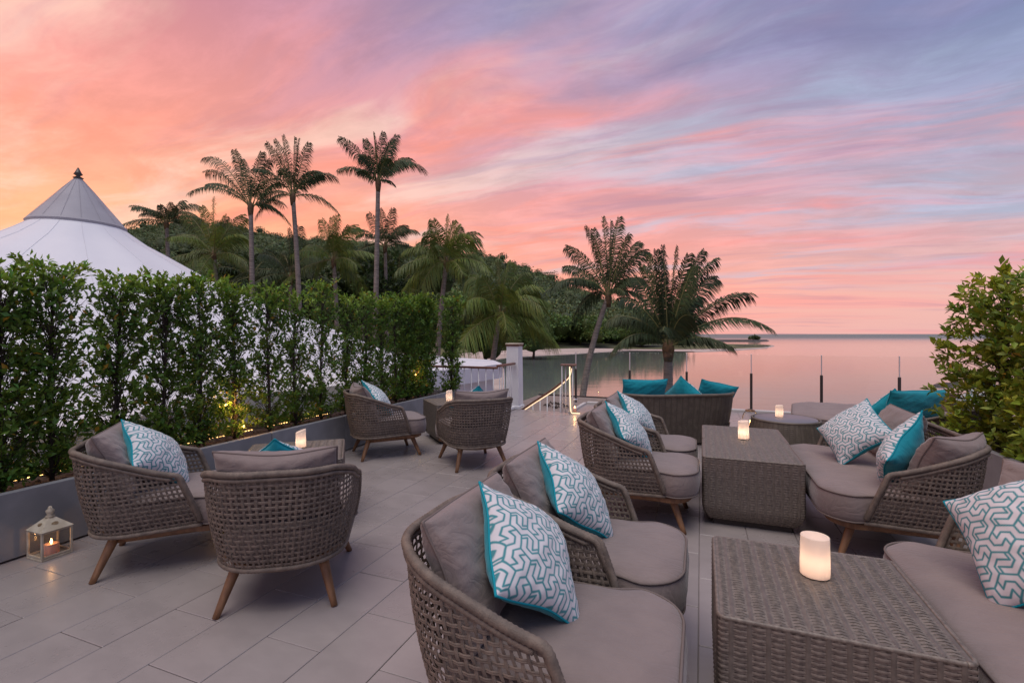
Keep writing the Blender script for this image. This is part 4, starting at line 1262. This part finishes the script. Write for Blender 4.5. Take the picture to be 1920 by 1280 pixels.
# printed maze pattern --------------------------------------------------
def print_field(X, Y, d=.0245, lw=.26):
    """distance based ink of the interlocking hexagonal key pattern; X,Y in metres"""
    sx = .8660254
    units = [[(0, 0), (0, 2)], [(3, -.5), (3, 1.5)], [(0, 0), (1, -.5), (2, 0), (2, 1), (3, .5)], [(3, 1.5), (2, 2), (1, 1.5), (1, .5), (0, 1)],
             [(0, 2), (1, 2.5), (2, 3)], [(3, 1.5), (4, 2), (5, 2.5)], [(5, -.5), (4, 0), (4, 1), (5, 1.5), (5.5, 1.75), (4.5, 2.25)],
             [(5, 2.5), (6, 2), (6, 1), (5, .5), (4.5, .25), (5.5, -.25)]]
    T1 = np.array([2, 3.0]); T2 = np.array([5, -2.5])
    px, py = X / d / sx, Y / d
    det = T1[0] * T2[1] - T1[1] * T2[0]
    al = (px * T2[1] - py * T2[0]) / det; be = (T1[0] * py - T1[1] * px) / det
    al -= np.floor(al); be -= np.floor(be)
    qx = (al * T1[0] + be * T2[0]) * sx; qy = al * T1[1] + be * T2[1]
    best = np.full(X.shape, 9.0)
    for i in range(-3, 4):
        for j in range(-3, 4):
            o = T1 * i + T2 * j
            for pl_ in units:
                for k in range(len(pl_) - 1):
                    ax, ay = (pl_[k][0] + o[0]) * sx, pl_[k][1] + o[1]
                    bx, by = (pl_[k + 1][0] + o[0]) * sx, pl_[k + 1][1] + o[1]
                    if max(ax, bx) < -1 or min(ax, bx) > 7.5 * sx + 1 or max(ay, by) < -4 or min(ay, by) > 4.5: continue
                    vx, vy = bx - ax, by - ay
                    t = np.clip(((qx - ax) * vx + (qy - ay) * vy) / (vx * vx + vy * vy), 0, 1)
                    dd = np.hypot(qx - ax - t * vx, qy - ay - t * vy)
                    np.minimum(best, dd, out=best)
    return np.clip((lw / 2 - best) / .11 + .5, 0, 1)
NP = 220
def make_pillow_meshes(size, th, seed):
    f, b, Q, sl, (U, Vv) = pad(size, size, th, p=.50, pinch=.075, n=NP, seed=seed, wr=.0035, sag=.010)
    # print follows the cloth: measured along the unstuffed sheet, turned a little
    a = math.radians(45 + 4 * ((seed % 3) - 1))
    X = U * size / 2; Y = Vv * size / 2
    Xr = X * math.cos(a) - Y * math.sin(a); Yr = X * math.sin(a) + Y * math.cos(a)
    ink = print_field(Xr + .1 * seed, Yr + .05 * seed)
    white = np.array([.62, .60, .62]); teal = np.array([.055, .235, .265])
    col = white + (teal - white) * ink.reshape(-1, 1)
    mf = mesh_np('printed_front', f, Q, M_patt, True)
    ca = mf.color_attributes.new('print', 'FLOAT_COLOR', 'POINT')
    ca.data.foreach_set('color', np.c_[col, np.ones(len(col))].astype(np.float32).ravel())
    f2, b2, Q2, sl2, _ = pad(size, size, th, p=.50, pinch=.075, n=44, seed=seed, wr=.0035, sag=.010)
    mbk = mesh_np('teal_back', b2, Q2[:, ::-1].copy(), M_teal, True)
    mp = MB().tube(sl2, .0045, 6, closed=True).mesh('piping', M_teal2, True)
    return mf, mbk, mp
PIL = [make_pillow_meshes(.405, .185, s) for s in (1, 2, 3)]
def throw_pillow(loc, n_, roll, label, v=0, size=1.0, name='throw_pillow', group='printed teal and white throw pillows'):
    root = empty(name, loc, 0, label=label, cat='pillow', group=group)
    root.rotation_euler = orient(n_, roll=roll).to_euler(); root.scale = (size,) * 3
    mf, mbk, mp = PIL[v % 3]
    link('printed_front', mf, root); link('teal_back', mbk, root); link('piping', mp, root)
    return root
def plain_cushion(loc, n_, roll, wd, ht, th, m, mp, label, name='teal_cushion', group=None, seed=0):
    root = empty(name, loc, 0, label=label, cat='cushion', group=group)
    root.rotation_euler = orient(n_, roll=roll).to_euler()
    f, b, Q, sl, _ = pad(wd, ht, th, p=.40, pinch=.06, n=40, seed=seed, wr=.005, sag=.012)
    link('cover', mesh_np('cover', np.concatenate([f, b]), np.concatenate([Q, Q[:, ::-1] + len(f)]), m, True), root)
    link('piping', MB().tube(sl, .0055, 6, closed=True).mesh('piping', mp, True), root)
    return root

# ------------------------------------------------------------------ rope armchairs and loveseats
def make_seat(name, hw, label, cat, group, back_cushions, pitch=.0255, seed=0):
    root = empty(name, (0, 0, 0), 0, label=label, cat=cat, group=group)
    fn, fw, L = shell_fn(hw - .045, hw, .19, .085, -.372, -.440, .24 if hw < .5 else .28, .235, .250, .555, .705, .50)
    nu = int(L / pitch); us = (np.arange(nu) + .5) / nu
    nv = 17; vs = (np.arange(nv) + .8) / (nv + .9)
    hv = .0062 / .46; hu = .0060 / L
    V1, F1 = strands(fw, vs, us, True, hv, SEC, .0024, 0)
    V2, F2 = strands(fw, us, np.r_[0, vs, 1.0], False, hu, SEC, .0024, 0)
    V, Fc = join([(V1, F1), (V2, F2)])
    o = link('woven_shell', mesh_np('woven_shell', V, Fc, M_rope, True), root); o['kind'] = 'stuff'
    # rim wound with rope
    uu = np.linspace(-.004, 1.004, 120); one = np.ones_like(uu)
    top = fn(uu, one * 1.0); N = normals(fn, uu, one)
    bot = fn(uu, one * 0.0)
    vv = np.linspace(0, 1, 24)
    e1 = fn(np.full_like(vv, -.004), vv); e2 = fn(np.full_like(vv, 1.004), vv)
    rim = np.concatenate([e1[2:-1], top, e2[::-1][1:-2]])
    for _ in range(3): rim[1:-1] = (rim[:-2] + rim[1:-1] * 2 + rim[2:]) / 4
    wrap_tube(rim, .0165, 1.0).build('top_rim', M_rope, root, True)
    wrap_tube(np.concatenate([top[3:-3]]) - np.array([0, 0, .026]), .0105, 1.0).build('rim_band', M_rope, root, True)
    wrap_tube(bot, .013, 1.0).build('bottom_rim', M_rope, root, True)
    # timber base
    outl = seat_outline(hw - .040, .36, -.340, .17, .26, neck=.035, xn=.17)
    n = len(outl)
    T = np.roll(outl, -1, 0) - np.roll(outl, 1, 0); T /= np.linalg.norm(T, axis=1)[:, None]
    Nn = np.stack([T[:, 1], -T[:, 0]], 1)
    rws = [(0.05, .205), (.004, .205), (0, .209), (0, .237), (.004, .241), (.05, .241)]
    V = np.concatenate([np.c_[outl - Nn * i_, np.full(n, z_)] for i_, z_ in rws])
    Fq = [(r * n + j, r * n + (j + 1) % n, (r + 1) % 6 * n + (j + 1) % n, (r + 1) % 6 * n + j) for r in range(6) for j in range(n)]
    link('seat_frame', sharp(mesh_np('seat_frame', V, Fq, M_wood, True)), root)
    MB().add(np.r_[np.c_[outl - Nn * .045, np.full(n, .232)], np.c_[outl - Nn * .045, np.full(n, .243)]], [tuple(range(n - 1, -1, -1)), tuple(range(n, 2 * n))] + [(j, (j + 1) % n, (j + 1) % n + n, j + n) for j in range(n)]).build('seat_panel', M_wickbk, root)
    lx = (.235, -.235); fx = (.317, -.317); ly = hw - .145; fy = hw - .077
    for i in range(2):
        for s_ in (-1, 1):
            t = np.linspace(0, 1, 6)[:, None]
            P = np.array([lx[i], s_ * ly, .21]) * (1 - t) + np.array([fx[i], s_ * fy, 0.0]) * t
            mb = MB(); mb.tube(P, np.linspace(.0265, .0155, 6), 12); mb.build('leg', M_wood, root, True)
            sharp(root.children[-1], 50)
    for s_ in (-1, 1):
        MB().tube([(-.24, s_ * ly, .19), (.24, s_ * ly, .19)], .014, 8).build('stretcher', M_wood, root, True)
    sm, pm = slab_cushion(seat_outline(hw - .020, .405, -.335, .18, .25, neck=.040, xn=.20), .247, .405, .030, seed, .0035 if hw > .5 else .002)
    sc = link('seat_cushion', sm, root); link('piping', pm, sc)
    for (cy, wd, ht, lean, xo, yaw, zc) in back_cushions:
        f, b, Q, sl, _ = pad(wd, ht, .19, p=.34, pinch=.035, n=40, seed=seed + int(cy * 10) + 5, wr=.006, bend=.035, sag=.008)
        bc = link('back_cushion', mesh_np('back_cushion', np.concatenate([f, b]), np.concatenate([Q, Q[:, ::-1] + len(f)]), M_cush, True), root)
        nrm_ = Vector((math.cos(yaw) * math.cos(lean), math.sin(yaw) * math.cos(lean), math.sin(lean)))
        bc.location = (xo, cy, zc); bc.rotation_euler = orient(nrm_, roll=0).to_euler()
        link('piping', MB().tube(sl, .005, 6, closed=True).mesh('piping', M_pipe, True), bc)
    return root
RAD = math.radians
proto = make_seat('rope_armchair', .345, 'x', 'armchair', 'woven rope armchairs', [(0, .56, .40, RAD(24), -.265, 0, .595)])
chairs = {}
def place(key, src, x, y, rz, label, first=False):
    o = src if first else copy_tree(src)
    o.location = (x, y, 0); o.rotation_euler = (0, 0, rz); o['label'] = label
    chairs[key] = o; return o
def pab(a, b): p = ab(a, b); return p[0], p[1]
place('C5', proto, *pab(1.53, -.455), YAW_B, 'nearest rope armchair at the bottom centre, cut by the frame', True)
place('C6', proto, *pab(2.215, -.465), YAW_B, 'rope armchair just beyond the nearest one, beside the front table')
place('C7', proto, *pab(3.75, -.42), YAW_B, 'rope armchair facing the joined tables, nearer of that pair')
place('C8', proto, *pab(4.46, -.44), YAW_B, 'rope armchair facing the joined tables, farther of that pair, against the daybed back')
place('C1', proto, -2.099, 3.01, RAD(25), 'leftmost rope armchair, seen from its side before the hedge')
place('C2', proto, -1.21, 2.674, RAD(102), 'rope armchair with its back to us left of centre, beside the leftmost armchair')
place('C3', proto, -1.427, 5.53, RAD(27.5), 'rope armchair in profile by the planter at mid distance')
place('C4', proto, -.42, 5.135, RAD(113.4), 'rope armchair with its back to us by the far wicker table')
ls1 = make_seat('rope_loveseat', .735, 'rope loveseat with two printed pillows in front of the garden bushes', 'loveseat', 'woven rope loveseats',
                [(-.28, .62, .40, RAD(24), -.26, 0, .60), (.535, .42, .38, RAD(26), -.25, -RAD(50), .59)], seed=3)
ls1.location = ab(4.075, 1.085); ls1.rotation_euler = (0, 0, YAW_B + math.pi)
ls2 = copy_tree(ls1)
for ch in ls2.children:
    if ch.name.startswith('back_cushion') and ch.location.y > 0:
        ch.location = (-.20, -.57, .62)
        ch.rotation_euler = orient((math.cos(RAD(48)) * math.cos(RAD(26)), math.sin(RAD(48)) * math.cos(RAD(26)), math.sin(RAD(26))), roll=0).to_euler()
    elif ch.name.startswith('back_cushion'):
        ch.location.y = .22
ls2.location = ab(2.0, 1.15); ls2['label'] = 'rope loveseat cut by the right edge, nearest the camera'
for key, v in (('C5', 0), ('C6', 1), ('C7', 2), ('C8', 0), ('C1', 1), ('C2', 2), ('C3', 0), ('C4', 1)):
    o = chairs[key]; cz, sz = math.cos(o.rotation_euler.z), math.sin(o.rotation_euler.z)
    lx, ly = -.085, .02
    nx_, nz_ = math.cos(RAD(40)), math.sin(RAD(40))
    off = {'C1': -.18, 'C3': -.18}.get(key, 0)
    cn, sn_ = math.cos(o.rotation_euler.z + off), math.sin(o.rotation_euler.z + off)
    lab = {'C5': 'printed pillow on the nearest armchair', 'C6': 'printed pillow on the second nearest armchair', 'C7': 'printed pillow on the nearer armchair facing the joined tables',
           'C8': 'printed pillow on the farther armchair facing the joined tables', 'C1': 'printed pillow on the leftmost armchair before the hedge', 'C2': 'pillow whose teal corner peeks over the armchair back left of centre',
           'C3': 'printed pillow on the armchair in profile by the planter', 'C4': 'pillow whose teal corner peeks over the armchair by the far table'}[key]
    throw_pillow((o.location.x + lx * cz - ly * sz, o.location.y + lx * sz + ly * cz, .612), (cn * nx_, sn_ * nx_, nz_), 45, lab, v)
nB = np.array([-GB[0], -GB[1]])
throw_pillow((*pab(4.17, 1.03), .645), (nB[0] * .70 - .20, nB[1] * .70 - .50, .66), 52, 'printed pillow lying full face on the loveseat by the bushes', 2)
throw_pillow((*pab(3.67, 1.145), .625), (-.60, .70, .38), 43, 'printed pillow turned on edge at the near end of the loveseat, teal back showing', 0)
throw_pillow((*pab(2.22, 1.08), .65), (nB[0] * .75 - .20, nB[1] * .75 - .50, .62), 40, 'large printed pillow cut by the right edge on the nearest loveseat', 1, 1.05)

# ------------------------------------------------------------------ wicker cube tables
def rounded_square(h, r, n=8):
    P = []
    for (sx, sy, a0) in ((1, -1, -90), (1, 1, 0), (-1, 1, 90), (-1, -1, 180)):
        for i in range(n + 1):
            a = RAD(a0 + 90 * i / n); P.append((sx * (h - r) + r * math.cos(a), sy * (h - r) + r * math.sin(a)))
    return np.array(P)
def loop_fn(P, prof, z0, z1):
    """closed outline swept over a vertical profile; prof(v) scales the outline"""
    Pc = np.concatenate([P, P[:1]]); s = np.r_[0, np.cumsum(np.linalg.norm(np.diff(Pc, axis=0), axis=1))]; L = s[-1]; s /= L
    def fn(u, v):
        q = np.mod(u, 1.0)
        x = np.interp(q, s, Pc[:, 0]); y = np.interp(q, s, Pc[:, 1]); f = prof(v)
        return np.stack([x * f, y * f, z0 + (z1 - z0) * v], -1)
    return fn, L
def close_weave(fn, L, H, stake=.0256, row=.0082, closed=True, v0=0.0, v1=1.0, amp=.0036, umax=1.0):
    nu = int(round(umax * L / stake / 2)) * 2; us = (np.arange(nu) + .5) / nu * umax
    nv = int(H / row); vs = v0 + (np.arange(nv) + .5) / nv * (v1 - v0)
    ev = np.arange(nv) % 2 == 0
    a = strands(fn, vs, us, True, np.where(ev, .0050, .0038) / H, SECW, np.where(ev, amp * .9, amp * .35), 0, closed, np.where(ev, .0014, -.0012))
    b = strands(fn, us[0::2], np.linspace(v0, v1, 14), False, .0100 / L, SECW, 0.0, 0)
    d_ = strands(fn, us[1::2], np.linspace(v0, v1, 14), False, .0066 / L, SECW, 0.0, 0, False, np.full(len(us[1::2]), .0016))
    return join_mi([a, b, d_], [0, 0, 1])
def backing(fn, nu, nv, off=-.004, umax=1.0, v0=0., v1=1.):
    U, V_ = np.meshgrid(np.linspace(0, umax, nu), np.linspace(v0, v1, nv), indexing='ij')
    P = fn(U, V_) + normals(fn, U, V_) * off
    idx = np.arange(nu * nv).reshape(nu, nv)
    return P.reshape(-1, 3), np.stack([idx[:-1, :-1], idx[1:, :-1], idx[1:, 1:], idx[:-1, 1:]], -1).reshape(-1, 4)
TH = .49
def make_cube():
    root = empty('wicker_table', (0, 0, 0), 0, cat='table', group='square wicker tables')
    P = rounded_square(.318, .022)
    def prf(v): return 1 - .14 * np.clip(1 - v * 4.2, 0, 1) ** 2
    fn, L = loop_fn(P, prf, .045, TH - .012)
    V, Fc, mi_ = close_weave(fn, L, TH - .057)
    o = link('wicker_side', mesh_np('wicker_side', V, Fc, [M_wicker, M_stake], True, mi_), root); o['kind'] = 'stuff'
    Vb, Fb = backing(fn, 97, 12); link('liner', mesh_np('liner', Vb, Fb, M_wickbk), root)
    h = .312
    def tf(u, v): return np.stack([(u * 2 - 1) * h, (v * 2 - 1) * h, np.full_like(u, TH - .004) if hasattr(u, 'shape') else TH - .004], -1)
    nu = 24; us = (np.arange(nu) + .5) / nu; nv = 76; vs = (np.arange(nv) + .5) / nv
    ev = np.arange(nv) % 2 == 0
    a = strands(tf, vs, us, True, np.where(ev, .0050, .0040) / .624, SECW, np.where(ev, .0030, .0013), 0, False, np.where(ev, .0009, -.0008))
    b = strands(tf, us[0::2], np.linspace(0, 1, 14), False, .0104 / .624, SECW, 0.0, 0)
    d_ = strands(tf, us[1::2], np.linspace(0, 1, 14), False, .0066 / .624, SECW, 0.0, 0, False, np.full(len(us[1::2]), .0008))
    V, Fc, mi_ = join_mi([a, b, d_], [0, 0, 1])
    o = link('wicker_top', mesh_np('wicker_top', V, Fc, [M_wicker, M_stake], True, mi_), root); o['kind'] = 'stuff'
    MB().box((0, 0, TH - .014), (.625, .625, .012)).build('top_board', M_wickbk, root)
    edge = np.c_[rounded_square(.314, .024, 6), np.full(28, TH - .010)]
    Pe = np.concatenate([edge, edge[:1]])
    wrap_tube(Pe, .0085, 1.0, .009, 6).build('edge_binding', M_wicker, root, True)
    MB().box((0, 0, .023), (.50, .50, .045), bev=.004).build('plinth', M_wickbk, root)
    return root
cube = make_cube()
def put_cube(a_b, rz, label, first=False, xy=None, s=1.0):
    o = cube if first else copy_tree(cube)
    x, y = xy if xy else pab(*a_b)
    o.location = (x, y, 0); o.rotation_euler = (0, 0, rz); o['label'] = label; o.scale = (s, s, 1)
    return o
put_cube((1.945, .365), YAW_B, 'square wicker table nearest the camera with one candle', True)
put_cube((4.02, .33), YAW_B, 'square wicker table, nearer half of the joined pair, a candle at its back edge')
put_cube((4.665, .33), YAW_B, 'square wicker table, farther half of the joined pair')
put_cube(None, RAD(18), 'square wicker table between the two left armchairs and the planter', xy=(-1.60, 3.60), s=1.06)
put_cube(None, RAD(25), 'square wicker table in the far left corner behind an armchair', xy=(-.76, 6.32))

# round side table
rtab = empty('round_table', (3.10, 5.52, 0), 0, label='low round dark wicker side table with a smooth top', cat='table')
a = np.linspace(0, 2 * math.pi, 65)[:-1]
fn, L = loop_fn(np.stack([np.cos(a), np.sin(a)], 1) * .40, lambda v: .86 + .14 * (1 - np.clip(v, 0, 1) ** 1.6) , .02, .385)
V, Fc, mi_ = close_weave(fn, L, .365, .03, .0095)
link('wicker_side', mesh_np('wicker_side', V, Fc, [M_dwick, M_dstake], True, mi_), rtab)['kind'] = 'stuff'
Vb, Fb = backing(fn, 65, 8); link('liner', mesh_np('liner', Vb, Fb, M_wickbk), rtab)
wrap_tube(np.stack([np.cos(np.linspace(0, 2 * math.pi, 80)) * .34, np.sin(np.linspace(0, 2 * math.pi, 80)) * .34, np.full(80, .388)], 1), .014, 1.0).build('edge_binding', M_dwick, rtab, True)
MB().lathe([(.30, .380), (.318, .384), (.320, .394), (.312, .400), (.05, .4005), (.001, .4005)], k=48).build('table_top', mat('slate_top', (0.16, 0.15, 0.17), .45), rtab, True)

# ------------------------------------------------------------------ daybeds
def daybed(name, loc, rz, hw, depth, zb, zseat, label, back_h, wrap):
    root = empty(name, loc, rz, label=label, cat='daybed', group='dark wicker daybeds')
    # curved back: hw half width, opening towards +x
    fn, _fw, L = shell_fn(hw * .93, hw, depth * wrap - depth / 2, depth * wrap * .86 - depth / 2, -depth / 2 + .10, -depth / 2, .40, .03, .03, back_h - .16, back_h, .60)
    V, Fc, mi_ = close_weave(fn, L, back_h - .03, .034, .0115, False, amp=.003)
    link('woven_back', mesh_np('woven_back', V, Fc, [M_dwick, M_dstake], True, mi_), root)['kind'] = 'stuff'
    Vb, Fb = backing(fn, 60, 8, -.008); link('liner', mesh_np('liner', Vb, Fb, M_dwick), root)
    uu = np.linspace(0, 1, 90); one = np.ones_like(uu)
    wrap_tube(fn(uu, one), .019, 1.0).build('top_rim', M_dwick, root, True)
    out = seat_outline(hw - .03, depth / 2 + .10, -depth / 2 + .05, .42, .36)
    fn2, L2 = loop_fn(out, lambda v: .93 + .07 * v, .03, zseat - .12)
    V, Fc, mi_ = close_weave(fn2, L2, zseat - .15, .034, .0115)
    link('woven_base', mesh_np('woven_base', V, Fc, [M_dwick, M_dstake], True, mi_), root)['kind'] = 'stuff'
    Vb, Fb = backing(fn2, 80, 6); link('liner', mesh_np('liner', Vb, Fb, M_wickbk), root)
    sm, pm = slab_cushion(seat_outline(hw - .05, depth / 2 + .09, -depth / 2 + .08, .42, .36), zseat - .12, zseat, .03, 4)
    sc = link('seat_cushion', sm, root); link('piping', pm, sc)
    return root
daybed('wicker_daybed', (2.03, 6.30, 0), RAD(97), .76, 1.0, 0, .36, 'dark wicker daybed with its tall curved back towards us in the centre', .615, .9)
daybed('wicker_daybed', (4.45, 5.86, 0), RAD(150), .86, 1.7, 0, .38, 'long dark wicker daybed behind the loveseat on the right', .60, .50)
TG = 'plain teal cushions on the daybeds'
plain_cushion((1.66, 6.12, .62), (-.10, .95, .25), 0, .58, .34, .13, M_teal, M_teal2, 'oblong teal cushion standing on the left of the centre daybed', group=TG, seed=1)
throw_pillow((2.20, 6.20, .56), (.62, .62, .35), 45, 'pillow on the centre daybed with one teal corner up and a strip of print', 1)
plain_cushion((2.57, 6.18, .565), (.15, .85, .45), 14, .46, .40, .14, M_teal, M_teal2, 'slanting teal cushion on the right of the centre daybed', group=TG, seed=2)
plain_cushion((4.44, 5.38, .555), (-.15, .95, .30), 0, .72, .38, .15, M_teal, M_teal2, 'wide teal cushion on the right daybed, left of the bush', group=TG, seed=3)
throw_pillow((4.36, 5.62, .46), (.1, .9, .3), 45, 'pillow behind the wide teal cushion, its teal corner just showing', 2)
throw_pillow((4.95, 5.10, .62), (-.7, -.4, .4), 45, 'printed pillow glimpsed through the bush on the right daybed', 0)

# ------------------------------------------------------------------ candles and lanterns
def candle_mesh(r, h, slant):
    k = 28; P = []; Fc = []
    prof_ = [(.0, r * .98), (.012, r), (.3, r), (.6, r * .985), (.97, r * .965), (.992, r * .96)]
    rows = []
    for t, rr_ in prof_:
        rows.append([(rr_ * math.cos(2 * math.pi * j / k), rr_ * math.sin(2 * math.pi * j / k), t * h * (1 + (slant * math.cos(2 * math.pi * j / k) if t > .5 else 0))) for j in range(k)])
    rows.append([(r * .945 * math.cos(2 * math.pi * j / k), r * .945 * math.sin(2 * math.pi * j / k), h * (1.0 + slant * math.cos(2 * math.pi * j / k))) for j in range(k)])
    rows.append([(r * .84 * math.cos(2 * math.pi * j / k), r * .84 * math.sin(2 * math.pi * j / k), h * (.992 + slant * math.cos(2 * math.pi * j / k) * .9)) for j in range(k)])
    rows.append([(r * .4 * math.cos(2 * math.pi * j / k), r * .4 * math.sin(2 * math.pi * j / k), h * (.985 + slant * math.cos(2 * math.pi * j / k) * .5)) for j in range(k)])
    V = [p for r_ in rows for p in r_]
    R = len(rows)
    for i in range(R - 1):
        for j in range(k): Fc.append((i * k + j, i * k + (j + 1) % k, (i + 1) * k + (j + 1) % k, (i + 1) * k + j))
    Fc.append(tuple((R - 1) * k + j for j in range(k)))
    return mesh_np('wax_body', V, Fc, M_wax, True)
def led_candle(loc, r, h, slant, rz, label, e):
    root = empty('led_candle', loc, rz, label=label, cat='candle', group='white flameless candles on the tables')
    link('wax_body', candle_mesh(r, h, slant), root)
    MB().lathe([(r * .9, 0.001), (r * .9, .006)], k=24).build('foot', M_white, root)
    l = bpy.data.lights.new('candle_light', 'POINT'); l.energy = e; l.color = (1, .62, .40); l.shadow_soft_size = r * .35
    o = bpy.data.objects.new('candle_light', l); COL.objects.link(o); o.location = (loc[0], loc[1], loc[2] + h * .40)
z = TH + .002
c1 = at(1528, 1076, z); led_candle(c1, .047, .138, .0, RAD(150), 'flameless white candle on the nearest wicker table', .16)
c2 = at(1394, 822, z); led_candle(c2, .041, .145, .03, RAD(0), 'flameless cream candle on the joined wicker tables', .20)
c3 = at(564, 838, z); led_candle(c3, .037, .125, -.10, RAD(200), 'flameless white candle on the left wicker table', .12)
c4 = at(842, 751, z); led_candle(c4, .040, .130, -.06, RAD(200), 'flameless white candle on the far left wicker table', .12)
c5 = at(1461, 781, .402); led_candle(c5, .042, .130, .03, 0, 'flameless white candle on the low round table', .14)

def metal_lantern():
    root = empty('metal_lantern', (-2.822, 2.975, 0), YAW_B, label='small cream metal lantern with a lit candle on the floor by the planter', cat='lantern')
    h, zt = .072, .172
    MB().box((0, 0, .006), (2 * h + .012, 2 * h + .012, .012), bev=.002).build('base', M_cream, root)
    for sx in (-1, 1):
        for sy in (-1, 1):
            MB().box((sx * h, sy * h, zt / 2 + .006), (.012, .012, zt - .012), bev=.002).build('corner_post', M_cream, root)
    for ax in (0, 1):
        for s_ in (-1, 1):
            for z_ in (.020, zt - .006):
                c_ = (0, s_ * h, z_) if ax == 0 else (s_ * h, 0, z_)
                sz = (2 * h - .012, .009, .012) if ax == 0 else (.009, 2 * h - .012, .012)
                MB().box(c_, sz, bev=.001).build('frame_bar', M_cream, root)
            c_ = (0, s_ * h, zt / 2 + .01) if ax == 0 else (s_ * h, 0, zt / 2 + .01)
            sz = (2 * h - .014, .002, zt - .04) if ax == 0 else (.002, 2 * h - .014, zt - .04)
            MB().box(c_, sz).build('glass_pane', M_pane, root)
    e = h + .009
    P = [(-e, -e, zt), (e, -e, zt), (e, e, zt), (-e, e, zt), (-.018, -.018, zt + .062), (.018, -.018, zt + .062), (.018, .018, zt + .062), (-.018, .018, zt + .062)]
    mb = MB(); mb.add(P, [(3, 2, 1, 0), (0, 1, 5, 4), (1, 2, 6, 5), (2, 3, 7, 6), (3, 0, 4, 7), (4, 5, 6, 7)]); mb.build('roof', M_cream, root)
    # leaf shaped cut-outs on the roof slopes
    sl = math.atan2(.062, e - .018)
    for rz_ in (0, 90, 180, 270):
        mb = MB(); n_ = 12
        Pq = [(math.cos(t * 2 * math.pi / n_) * .018, math.sin(t * 2 * math.pi / n_) * .011 * (1 - .3 * math.cos(t * 2 * math.pi / n_))) for t in range(n_)]
        R = Matrix.Rotation(RAD(rz_), 3, 'Z')
        V = []
        for (u_, v_) in Pq:
            d_ = (e + .018) / 2 - v_ * math.cos(sl)
            q = Vector((-u_, -d_ - .0012, zt + .031 + v_ * math.sin(sl) + .0012)); V.append(tuple(R @ q))
        mb.add(V, [tuple(range(n_))]); mb.build('leaf_cutout', M_brass, root)
    MB().lathe([(.022, zt + .062), (.024, zt + .070), (.014, zt + .078), (.020, zt + .092), (.021, zt + .104), (.008, zt + .116), (.010, zt + .124), (.002, zt + .130)], k=16).build('finial', M_cream, root, True)
    t = np.linspace(0, 2 * math.pi, 25)[:-1]
    MB().tube(np.stack([np.cos(t) * .026, np.zeros(24), np.sin(t) * .026 + zt + .100], 1), .0022, 5, closed=True).build('handle_ring', M_cream, root, True)
    MB().lathe([(.036, .013), (.037, .018), (.037, .070), (.034, .075), (.012, .070), (.001, .070)], c=(.012, 0, 0), k=24).build('candle', M_candle, root, True)
    MB().lathe([(.0012, .068), (.005, .078), (.0062, .086), (.0035, .098), (.0005, .106)], c=(.012, 0, 0), k=10).build('flame', M_flame, root, True)
    l = bpy.data.lights.new('flame_light', 'POINT'); l.energy = .12; l.color = (1, .5, .2); l.shadow_soft_size = .008
    o = bpy.data.objects.new('flame_light', l); COL.objects.link(o); o.parent = root; o.location = (.012, 0, .112)
metal_lantern()
def jar_lantern(loc, r, h, label, e, rattan):
    root = empty('jar_lantern', loc, 0, label=label, cat='lantern', group='glass jar lanterns on the floor')
    MB().lathe([(r * .7, .004), (r * .98, .02), (r, h * .3), (r * .95, h * .6), (r * .6, h * .8), (r * .55, h * .9)], k=24, cap=False).build('glass_jar', M_pane, root, True)
    MB().lathe([(r * .72, 0), (r * .74, .006)], k=20).build('base', M_cream, root)
    MB().lathe([(r * .60, h * .88), (r * .64, h * .9), (r * .60, h * .94)], k=20).build('collar', M_steel if not rattan else M_wood, root, True)
    MB().lathe([(r * .4, .008), (r * .4, h * .3), (r * .3, h * .32)], k=16).build('candle', M_candle, root, True)
    MB().lathe([(.002, h * .32), (.008, h * .38), (.006, h * .43), (.001, h * .48)], k=8).build('flame', M_flame, root, True)
    if rattan:
        t = np.linspace(0, math.pi, 20)
        MB().tube(np.stack([np.cos(t) * r * 1.05, np.zeros(20), h * .55 + np.sin(t) * h * .42], 1), .006, 6).build('handle', M_wicker, root, True)
    l = bpy.data.lights.new('flame_light', 'POINT'); l.energy = e; l.color = (1, .52, .2); l.shadow_soft_size = .01
    o = bpy.data.objects.new('flame_light', l); COL.objects.link(o); o.parent = root; o.location = (0, 0, h * .52)
jar_lantern((1.07, 8.32, 0), .085, .26, 'round glass lantern glowing at the foot of the stair railing', .8, False)
jar_lantern((3.30, 6.75, 0), .10, .32, 'glass lantern with a woven handle behind the joined tables', 2.0, True)
